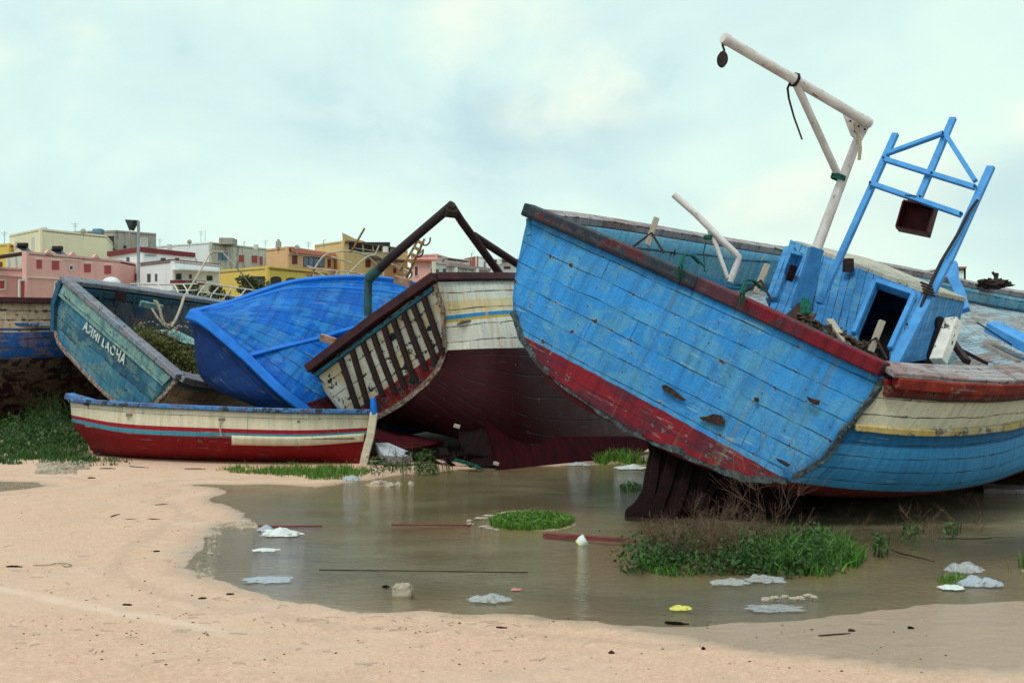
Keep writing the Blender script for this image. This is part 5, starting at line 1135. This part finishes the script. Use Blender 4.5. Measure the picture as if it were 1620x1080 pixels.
def twigs(mb, p, h, nb=5, r=.004, lean=.4):
    d = Vector((random.gauss(0, lean), random.gauss(0, lean), 1)).normalized(); pts = [Vector(p)]
    for i in range(4): d = (d+Vector((random.gauss(0, .15), random.gauss(0, .15), .05))).normalized(); pts.append(pts[-1]+d*h/4)
    mb.tube(pts, r, 3, r*.4, False, nv=random.random())
    for k in range(nb):
        q = pts[1+random.randrange(3)].lerp(pts[2], random.random()*.5); dd_ = (d+Vector((random.gauss(0, .7), random.gauss(0, .7), random.gauss(0, .3)))).normalized()
        mb.tube([q, q+dd_*h*.16, q+dd_*h*.3+Vector((0, 0, h*.05))], r*.6, 3, r*.3, False, nv=random.random())
        for s in range(2): q2 = q+dd_*h*(.12+.12*s); d3 = (dd_+Vector((random.gauss(0, .8), random.gauss(0, .8), random.gauss(0, .5)))).normalized(); mb.tube([q2, q2+d3*h*.12], r*.45, 3, r*.3, False, nv=random.random())
def scatter(px0, px1, py0, py1, k, ell=True, patchy=0.):
    out = []
    while len(out) < k:
        a, b = random.uniform(-1, 1), random.uniform(-1, 1)
        if ell and a*a+b*b > 1: continue
        px = (px0+px1)/2+a*(px1-px0)/2; py = (py0+py1)/2+b*(py1-py0)/2; q = G0(px, py)
        if patchy and mnoise.noise(Vector((q.x*1.7, q.y*1.1, 4)))+.6*mnoise.noise(Vector((q.x*5, q.y*3, 1)))+random.gauss(0, .12) < patchy-.5: continue
        out.append((q.x, q.y, gz1(q.x, q.y)-.01))
    return out
def grass(name, label, regs, mat=g_lush, kind='stuff', cat='grass'):
    mb = MB()
    for (r, k, h, wd) in regs:
        for part in range(6): blades(mb, scatter(*r, k//6, patchy=.42), h*(.55+.18*part), wd, .35+.05*part, .8)
    return mb.build(name, mat, None, smooth=False, label=label, cat=cat, kind=kind)
# islet with low bright grass
mb = MB(); blades(mb, scatter(774, 908, 815, 839, 2600), .08, .010, .6); leaves(mb, [(x, y, z+.02+random.random()*.06) for x, y, z in scatter(778, 904, 817, 838, 900)], .016, 1.)
mb.build('grass', g_lush, None, smooth=False, label='low bright green grass islet in the middle of the puddle', cat='grass', kind='stuff')
# big weed clump under the sky blue boat
g_mix = leafmat('mixed_weed_green', [(.10, .07, .03), (.02, .055, .008), (.045, .15, .012), (.09, .27, .02), (.16, .28, .05)])
mb = MB()
for q_, (reg, k, h_) in enumerate((((1170, 1362, 866, 912), 4200, .11), ((1290, 1372, 862, 896), 700, .09), ((1190, 1300, 850, 900), 1300, .12), ((1010, 1190, 880, 910), 900, .08), ((1240, 1350, 856, 900), 800, .15))):
    for part in range(4): blades(mb, scatter(*reg, k//4, patchy=.40), h_*(.5+.28*part), .009, .75, .9)
mb.build('grass', g_mix, None, smooth=False, label='ragged green grass at the foot of the big weed clump below the sky blue boat', cat='grass', kind='stuff')
mb = MB()
tops = [(G0(random.uniform(1000, 1300), random.uniform(862, 905)), random.uniform(.06, .24), random.uniform(.05, .12)) for _ in range(80)]
for q, hh, rr in tops:
    leaves(mb, [(q.x+random.gauss(0, rr), q.y+random.gauss(0, rr), max(.0, gz1(q.x, q.y)+random.random()*hh)) for _ in range(62)], random.choice([.012, .016, .022]), .6)
leaves(mb, [(x, y, z+random.random()*.10) for x, y, z in scatter(1160, 1290, 888, 914, 500)], .026, 1.2)
leaves(mb, [(x, y, z+random.random()*.13) for x, y, z in scatter(1060, 1220, 878, 910, 1500)], .018, .8)
mb.build('weed_clump', g_dark, None, smooth=False, label='bushy dark green weed clump growing in the water under the sky blue transom', cat='weeds', kind='stuff')
mb = MB()
for (x, y, z) in scatter(1020, 1250, 856, 900, 70)+scatter(1015, 1160, 862, 900, 60): twigs(mb, (x, y, z), random.uniform(.2, .46)*(1 if x > 1.35 else .8), 8, .0022, .32)
for (x, y, z) in scatter(1190, 1260, 850, 880, 7): twigs(mb, (x, y, z), random.uniform(.8, 1.2), 8, .0020, .14)
mb.build('dry_weed_stalks', g_dry, None, smooth=False, label='thin reddish dry stalks rising from the weed clump in front of the blue transom', cat='dry weeds', kind='stuff')
mb = MB()
for (x, y, z) in scatter(1330, 1560, 800, 860, 40): twigs(mb, (x, y, z), random.uniform(.12, .42), 6, .0024, .6)
mb.build('dry_weed_stalks', g_dry, None, smooth=False, label='sparse dry stalks standing in the dark water right of the weed clump', cat='dry weeds', kind='stuff')
for r, lb in (((1425,1460,835,862), 'small leafy green weed in the dark water right of the big clump'), ((1488,1518,835,856), 'green sprig beside a black twig in the water at right'), ((1380,1405,868,884), 'thin two-stemmed dark sprig just right of the big weed clump')):
    mb = MB(); leaves(mb, [(x, y, z+random.random()*.18) for x, y, z in scatter(*r, 130)], .02, .5)
    for (x, y, z) in scatter(*r, 4): mb.tube([(x, y, z), (x+.02, y, z+.16)], .005, 4)
    mb.build('water_weed', g_dark, None, smooth=False, label=lb, cat='weed')
grass('grass', 'short green grass strip along the waterline below the dinghy keel', [((355, 590, 742, 754), 1500, .07, .010), ((430, 580, 744, 760), 1300, .08, .010), ((340, 480, 744, 752), 500, .04, .008)])
grass('grass', 'small grass patch on the bank beyond the puddle beside the white bag', [((940, 1030, 726, 736), 900, .12, .014)])
mb = MB(); leaves(mb, [(x, y, z+random.random()*.10) for x, y, z in scatter(980, 1015, 765, 779, 260)], .02, .6); blades(mb, scatter(980, 1015, 765, 779, 160), .12, .01)
mb.build('water_weed', g_lush, None, smooth=False, label='green tuft standing in the water left of the dark rudder', cat='weed')
grass('grass', 'green grass tuft at the right edge of the water', [((1592, 1660, 896, 908), 500, .10, .010)])
grass('grass', 'tiny grass tuft between the plastic bags at lower right', [((1480, 1530, 913, 925), 220, .05, .007)])
grass('grass', 'lush grass and weeds on the left bank beside the dinghy', [((-40, 150, 690, 732), 3000, .12, .013), ((-40, 160, 722, 740), 1500, .08, .012), ((60, 215, 728, 742), 700, .05, .01)], leafmat('dark_bank_grass', [(.015, .05, .01), (.03, .095, .012), (.07, .16, .03)]))  # bank grass has its own darker green
mb = MB(); leaves(mb, [(x, y, z+random.random()**1.5*.28) for x, y, z in scatter(-60, 150, 675, 722, 4200, patchy=.4)], .034, .5)
for (x, y, z) in scatter(20, 150, 680, 715, 60): twigs(mb, (x, y, z), random.uniform(.4, .85), 6, .0035, .35)
mb.build('weed_thicket', g_dark, None, smooth=False, label='dark weed thicket behind the left bank grass under the banded hull', cat='weeds', kind='stuff')
mb = MB(); blades(mb, scatter(600, 720, 738, 752, 200), .12, .01); leaves(mb, [(x, y, z+random.random()*.28) for x, y, z in scatter(655, 690, 742, 752, 260)]+[(x, y, z+random.random()*.2) for x, y, z in scatter(575, 612, 744, 756, 160)], .02, .4)
for (x, y, z) in scatter(590, 700, 742, 752, 16): twigs(mb, (x, y, z), random.uniform(.2, .4), 5, .004, .3)
mb.build('weed_clump', g_dark, None, smooth=False, label='thin shaded weeds at the water edge right of the dinghy stem', cat='weeds', kind='stuff')
# shrub growing inside the teal boat
sh = thing('shrub', 'brown and green shrub growing inside the teal boat', 'shrub', P(270, 590, 20.6))
mb = MB(); pts = []
for k in range(4200):
    t = random.random(); x = 222+t*92+random.gauss(0, 6); y = 522+t*48+random.gauss(0, 9)+random.random()*18
    pts.append(P(min(x, 316), y, 20.0+random.uniform(-.3, .9)))
leaves(mb, pts, .030, .4); mb.build('foliage', g_shr, sh, smooth=False)
mb = MB()
for k in range(40): t = random.random(); p = P(225+t*88, 560+t*32, 20.3); twigs(mb, p, random.uniform(.4, .8), 4, .006, .4)
mb.build('stems', g_dry, sh, smooth=False)
fl_ = MB()
for k in range(26): p = P(215+random.random()*110, 508+random.random()*12, 20.3); fl_.blob(p, .018, (1, 1, .7), .2, 2, 6, 4)
fl_.build('seed_heads', m_bone, sh)
# trees far behind the boats
def tree(label, px, pyb, pyt, wpx, Y_, k=2600):
    base = P(px, pyb, Y_); base.z = 0; top = P(px, pyt, Y_); r = wpx/FPX*Y_/2; cz = top.z-(top.z)*.33
    t = thing('olive_tree', label, 'tree', base, 'low trees between the boats and the houses'); mb = MB(); limbs = []
    mb.tube([base, base+Vector((.1, 0, cz*.35)), base+Vector((-.1, 0, cz*.6))], .16, 8, .10)
    for i in range(9):
        a = i*.7+random.random(); e = base+Vector((math.cos(a)*r*.7, math.sin(a)*r*.6, cz*.6+random.random()*(top.z-cz*.6)*.7)); limbs.append(e)
        mb.tube([base+Vector((0, 0, cz*.4)), base.lerp(e, .5)+Vector((0, 0, cz*.25)), e], .06, 5, .02)
    mb.build('trunk', m_blade, t); lf = MB(); pts = []
    for i in range(20):
        c_ = base+Vector((random.uniform(-1, 1)*r*.85, random.uniform(-1, 1)*r*.6, 0)); f = 1-((c_.x-base.x)/r)**2
        c_.z = top.z*(.35+.52*f*random.random()**.4); s = r*random.uniform(.18, .34)
        for q in range(k//20): d_ = Vector((random.gauss(0, 1), random.gauss(0, 1), random.gauss(0, 1))).normalized()*s*random.random()**.45; pts.append(c_+Vector((d_.x*1.3, d_.y, d_.z*.8)))
    leaves(lf, pts, .085, .3); lf.build('crown', g_olv, t, smooth=False)
tree('feathery olive green tree in front of the bright yellow house', 388, 470, 412, 110, 62, 5200)
tree('darker low tree against the balcony of the lower white house', 300, 470, 428, 70, 66, 2600)
tree('small round tree between the two white railings and the yellow house', 345, 470, 430, 60, 58, 2600)

# ================================================================== LITTER, STONES, DRIFTWOOD
def plastic(name, col, alpha=.75, rough=.25):
    m, n = newmat(name); ob = n.new('ShaderNodeTexCoord').outputs['Object']; w_ = n.noise(ob, 22, 5, .6, 1.)
    b_ = n.bsdf(n.mix(n.step(w_, .35, .65), col, tuple(x*.7 for x in col)), rough, n.bump(w_, .8, .02)); t_ = n.new('ShaderNodeBsdfTransparent', {0: (.85, .88, .9, 1)}).outputs[0]
    n.out(n.new('ShaderNodeMixShader', {0: n.step(w_, .3, .7, alpha-.15, min(1, alpha+.15)), 1: t_, 2: b_}).outputs[0]); return m
p_clear = plastic('cloudy_clear_plastic', (.74, .77, .80), .42, .15); p_white = plastic('white_plastic_film', (.80, .84, .84), .95, .35); p_yel = plastic('yellow_wrapper', (.75, .68, .12), .97)
p_pink = plastic('pink_plastic', (.70, .25, .22), .95); p_cyan = plastic('bluish_plastic', (.62, .70, .80), .6, .18)
def bag(px, py, wpx, hpx, mat, label, seed, name='plastic_bag', cat='plastic bag'):
    q = G0(px, py); s = wpx/FPX*q.y/2; hh = hpx/FPX*q.y; mb = MB(); nu, nv_ = 34, 22; rows = []
    for i in range(nv_+1):
        row = []
        for j in range(nu+1):
            a = j/nu*2-1; b = i/nv_*2-1; rr = math.sqrt(a*a+b*b)
            e = Vector((a*2.2+seed, b*2.2, seed*1.3)); f = max(0, 1-rr**2.2)
            edge = 1+.42*mnoise.noise(e*1.2)+.16*mnoise.noise(e*4)
            nz = .55+.55*mnoise.noise(e*.8)+.30*(.4-abs(mnoise.noise(e*1.9+Vector((3, 1, 2)))))+.16*(.4-abs(mnoise.noise(e*4.3)))
            row.append(Vector((q.x+a*s*edge/max(1, rr**.55), q.y+b*s*.7*edge/max(1, rr**.55), .006+hh*f**.55*max(nz, 0)*.66)))
        rows.append(row)
    return mb.grid(rows).build(name, mat, None, label=label, cat=cat, angle=0)
bag(445, 846, 62, 20, p_white, 'white crumpled plastic bag half afloat near the left shore of the puddle', 1.2)
bag(420, 840, 26, 14, p_cyan, 'small bluish film scrap touching the white crumpled bag', 2.2, 'plastic_film', 'plastic film')
bag(421, 871, 40, 6, p_white, 'thin broken white film scraps floating below the white crumpled bag', 3.1, 'plastic_film', 'plastic film')
bag(425, 918, 78, 7, p_cyan, 'long flat bluish sheet of plastic at the lower left shore', 4.7, 'plastic_sheet', 'plastic sheet')
bag(775, 950, 62, 17, p_clear, 'greyish clear bag in the shallow front edge of the puddle', 5.3)
bag(816, 934, 16, 5, p_pink, 'small pink plastic scrap floating near the front shore', 6.1, 'plastic_scrap', 'plastic scrap')
bag(1076, 964, 34, 11, p_yel, 'yellow crumpled wrapper at the front shore', 7.3, 'wrapper', 'wrapper')
bag(1152, 923, 56, 13, p_clear, 'clear plastic bag left of the pair in front of the weed clump', 8.8)
bag(1210, 919, 62, 18, p_clear, 'clear plastic bag right of the pair in front of the weed clump', 9.9)
bag(1224, 963, 84, 5, p_clear, 'long clear strip of film in the shallows below the row of stones', 10.4, 'plastic_film', 'plastic film')
bag(1525, 903, 62, 22, p_clear, 'grey translucent bag, upper of the two big bags at lower right', 11.6)
bag(1550, 925, 66, 24, p_cyan, 'bluish white bag, lower and nearer of the two big bags at lower right', 12.9)
bag(1504, 931, 40, 9, p_white, 'low white bag end left of the bluish bag at lower right', 13.4, 'plastic_film', 'plastic film')
bag(1000, 741, 48, 11, p_white, 'white shopping bag with red print on the far bank left of the rudder', 14.2)
bag(915, 736, 34, 8, p_cyan, 'greyish crumpled sheet at the far waterline below the red hull', 15.1, 'plastic_sheet', 'plastic sheet')
bag(556, 760, 28, 16, p_cyan, 'small clear bag by the grass under the stem of the dinghy', 16.2)
bag(118, 735, 24, 9, p_white, 'white rag on the left bank below the dinghy stern', 17.7, 'rag', 'rag')
bag(60, 712, 14, 10, p_cyan, 'bluish scrap in the left bank weeds', 18.7, 'plastic_scrap', 'plastic scrap')
m_stone = simple('pale_limestone', (.42, .36, .28), (.26, .21, .16), 7, .9, .8, dist=.03, uvs=False)
def stone(px, py, wpx, hpx, label, seed, group=None, mat=None, name='stone', amp=.45, fr=2.2, z=None, cat='stone', cube=1.):
    q = G0(px, py); r = wpx/FPX*q.y/2; return MB().blob(Vector((q.x, q.y, 0 if z is None else z)), r, (1, .8, hpx/wpx*1.7), amp, fr, 24, 15, seed, cube=cube).build(name, mat or m_stone, None, label=label, cat=cat, group=group)
stone(637, 940, 32, 20, 'rough square sandy stone block standing in the front shallows', 2.3, amp=.3, fr=3, cube=.5)
for i, (x, y, w_) in enumerate(((594,767,18),(606,766,17),(616,767,14),(630,768,13),(650,767,15))): stone(x+random.uniform(-2, 2), y+random.uniform(-1.5, 1.5), w_*random.uniform(.7, 1.25), random.uniform(5, 8), 'pale stone in the short row of stones at the water edge right of the dinghy', i*3.1, 'stones in the row beside the dinghy')
for i, (x, y, w_) in enumerate(((741,824,9),(746,829,12),(760,820,24),(776,816,22),(790,814,18),(802,811,20),(815,810,16),(828,809,14),(765,833,20),(776,836,15),(784,838,10))):
    stone(x+random.uniform(-2, 2), y, w_*random.uniform(.9, 1.3), random.uniform(2.2, 3.6), 'flat pale stone in the angled row edging the grass islet', i*2.7, 'flat stones edging the grass islet')
for i, (x, y, w_) in enumerate(((1210,947,16),(1225,945,18),(1240,943,17),(1254,946,19),(1268,948,18),(1278,943,20),(1290,945,15))): stone(x+random.uniform(-2, 2), y+random.uniform(-1.5, 1.5), w_*random.uniform(.7, 1.2), random.uniform(3.5, 5.5), 'rounded pale pebble in the row of pebbles below the two clear bags', i*1.9, 'row of pebbles in the right shallows')
stone(332, 876, 11, 4, 'single flat white stone at the left shore', 5.5)
ball = thing('plastic_cup', 'white and yellow plastic cup floating on the red plank', 'cup', G0(927, 861))
q = G0(927, 861); MB().tube([q+Vector((-.045, 0, .0)), q+Vector((-.03, 0, .022)), q+Vector((.0, 0, .04))], .045, 14, .05).build('cup_body', p_white, ball)
MB().tube([q+Vector((-.052, 0, -.004)), q+Vector((-.045, 0, .003))], .046, 14).build('yellow_rim', p_yel, ball)
def wood(x0, y0, x1, y1, w_, h_, label, mat=m_stripe, name='driftwood', cat='driftwood', z=.0, group=None, wob=.0):
    a, b = G0(x0, y0), G0(x1, y1); k = 9; pts = []; flat = w_ > .05 or 'plank' in name or 'batten' in name or 'board' in name
    for i in range(k): p = a.lerp(b, i/(k-1)); p.z = max(gz1(p.x, p.y), z)+h_*(.45 if flat else .3); pts.append(p+Vector((random.gauss(0, 1)*wob, random.gauss(0, 1)*wob, 0)))
    if flat: return MB().sweep(pts, w_, h_, w2=w_*.6).build(name, mat, None, label=label, cat=cat, group=group)
    mb = MB(); mb.tube(pts, 1., 7); c_ = 7
    L_ = (b-a).length; bend = Vector((-(b-a).y, (b-a).x, 0)).normalized()*L_*random.uniform(-.06, .06)
    for i in range(k):
        t = i/(k-1); rr = w_*.5*(.45+.55*math.sin(math.pi*min(1, t*1.1+.05))**.6)*random.uniform(.8, 1.2)
        for q in range(c_): v = mb.v[i*c_+q]; d_ = v-pts[i]; d_.z *= .6; mb.v[i*c_+q] = pts[i]+d_*rr*random.uniform(.8, 1.15)+bend*math.sin(math.pi*t)
    return mb.build(name, mat, None, label=label, cat=cat, group=group)
m_rplank = simple('faded_red_plank', (.20, .045, .045), (.11, .03, .03), 5, .6, .4, stretch=(1, 5, 1))
wood(862, 848, 1005, 858, .09, .03, 'long faded red plank floating towards the weed clump', m_rplank, 'plank', 'plank')
wood(620, 830, 745, 831, .035, .014, 'thin dark red batten floating left of the grass islet', m_rplank, 'batten', 'batten', z=-.004)
wood(505, 901, 835, 905, .018, .008, 'very long thin dark batten floating across the front of the puddle', m_stripe, 'batten', 'batten', z=-.004)
wood(408, 833, 510, 832, .04, .014, 'short dark red batten behind the white crumpled bag', m_rplank, 'batten', 'batten', z=-.004)
wood(1555, 775, 1700, 780, .5, .05, 'broad grey weathered board at the right edge below the hull', m_raildw, 'board', 'board')
wood(1410, 870, 1480, 890, .02, .02, 'knobbly black twig lying in the water at right', m_iron, 'twig', 'twig', wob=.01)
wood(1480, 852, 1600, 850, .014, .014, 'long black branch in the water at the right', m_iron, 'twig', 'twig', wob=.015)
wood(1295, 1009, 1345, 1005, .016, .012, 'thin grey stick on wet sand at lower right', name='stick', cat='stick')
wood(1052, 985, 1090, 988, .03, .016, 'brown splinter of wood at the front shore below the yellow wrapper', m_blade, 'stick', 'stick')
wood(606, 929, 616, 930, .035, .03, 'short dark peg touching the square stone', m_blade, 'stick', 'stick')
sticks = [(158,745,183,745,.03,'thick brown stick on the sand below the dinghy stern'),(139,758,151,758,.035,'short brown wood chip nearest the white rag'),(245,801,266,799,.012,'thin slanting stick in the middle of the dry sand'),
 (175,822,189,818,.02,'short tilted stick left of the sand centre'),(234,824,253,824,.012,'thin level stick beside the tilted stick'),(197,825,217,825,.008,'very thin straw between the two small sticks'),(243,874,253,873,.022,'short black stick on the dry sand'),
 (10,903,35,903,.025,'grey stick at the left edge of the sand'),(194,962,209,962,.025,'brown wood chip farthest left in the foreground'),(314,950,327,949,.025,'brown wood chip below the shore curve'),(358,942,370,941,.025,'brown wood chip nearest the bluish plastic sheet'),(785,995,802,996,.02,'dark bark chip below the clear bag in front'),
 (1110,1031,1116,1031,.03,'round dark chip in the lower middle foreground'),(964,1038,972,1039,.03,'dark chip at the bottom left of the centre'),(1342,1000,1353,1001,.03,'dark leaf-shaped chip above the thin grey stick'),(1436,996,1446,997,.03,'small dark chip on wet sand at lower right'),(205,742,235,744,.02,'mossy stick in front of the dinghy'),(292,746,325,746,.03,'dark plank end under the dinghy')]
for s in sticks: wood(*s[:5], .014, s[5], random.choice([m_blade, m_stripe, m_stripe]), 'stick', 'stick', group='sticks and wood chips on the sand')
MB().tube(cr([G0(x, y)+Vector((0, 0, gz1(*G0(x, y)[:2])+.006)) for x, y in ((52,900),(75,899),(92,896),(108,896),(113,899),(105,901),(98,898))], 40), .004, 5).build('thin_cord', m_rope, None, label='thin brown cord curling on the sand at left', cat='cord')
# gravel spit and scattered grit
def grit_(name, label, regs, mat, mn, mx):
    mb = MB()
    for r, k in regs:
        for (x, y, z) in scatter(*r, k, False): mb.blob((x, y, z+.01), random.uniform(mn, mx), (1, random.uniform(.5, 1), random.uniform(.3, .7)), .4, 2, 6, 4, random.random()*9)
    mb.build(name, mat, None, smooth=False, label=label, cat='gravel', kind='stuff')
grit_('gravel', 'pale gravel spit at the left shore of the puddle', [((340, 400, 826, 836), 160), ((330, 350, 835, 880), 70), ((310, 340, 885, 915), 50)], m_stone, .008, .022)
grit_('gravel', 'dark grit scattered over the dry sand', [((0, 330, 760, 1070), 150), ((330, 1500, 975, 1075), 90)], m_stripe, .003, .009)
mb = MB()
for (x, y, z) in scatter(0, 900, 770, 1070, 120, False)+scatter(300, 900, 940, 1000, 60, False):
    if depth(np.array([x]), np.array([y]))[0] > -.05: continue
    a = random.uniform(0, 6.28); l = random.uniform(.015, .06); d_ = Vector((math.cos(a), math.sin(a)*.6, 0))*l; q = Vector((x, y, z+.014)); mb.tube([q-d_, q+Vector((0, random.uniform(-.006, .006), .002)), q+d_], .0022, 4)
mb.build('straw_litter', m_bone, None, smooth=False, label='fine broken straw and twig crumbs strewn over the sand', cat='straw', kind='stuff')
mb = MB()
for (x, y, z) in scatter(0, 1500, 770, 1075, 260, False):
    if depth(np.array([x]), np.array([y]))[0] > -.03: continue
    mb.blob((x, y, z+.009), random.uniform(.004, .011), (1, .8, .5), .3, 2, 6, 4, random.random()*9)
mb.build('gravel', m_stone, None, smooth=False, label='small pale stones and shell bits strewn over the sand', cat='gravel', kind='stuff')
grit_('rubble', 'heap of pale rubble on the left bank', [((60, 120, 738, 752), 200), ((100, 140, 736, 746), 60)], m_stone, .02, .06)
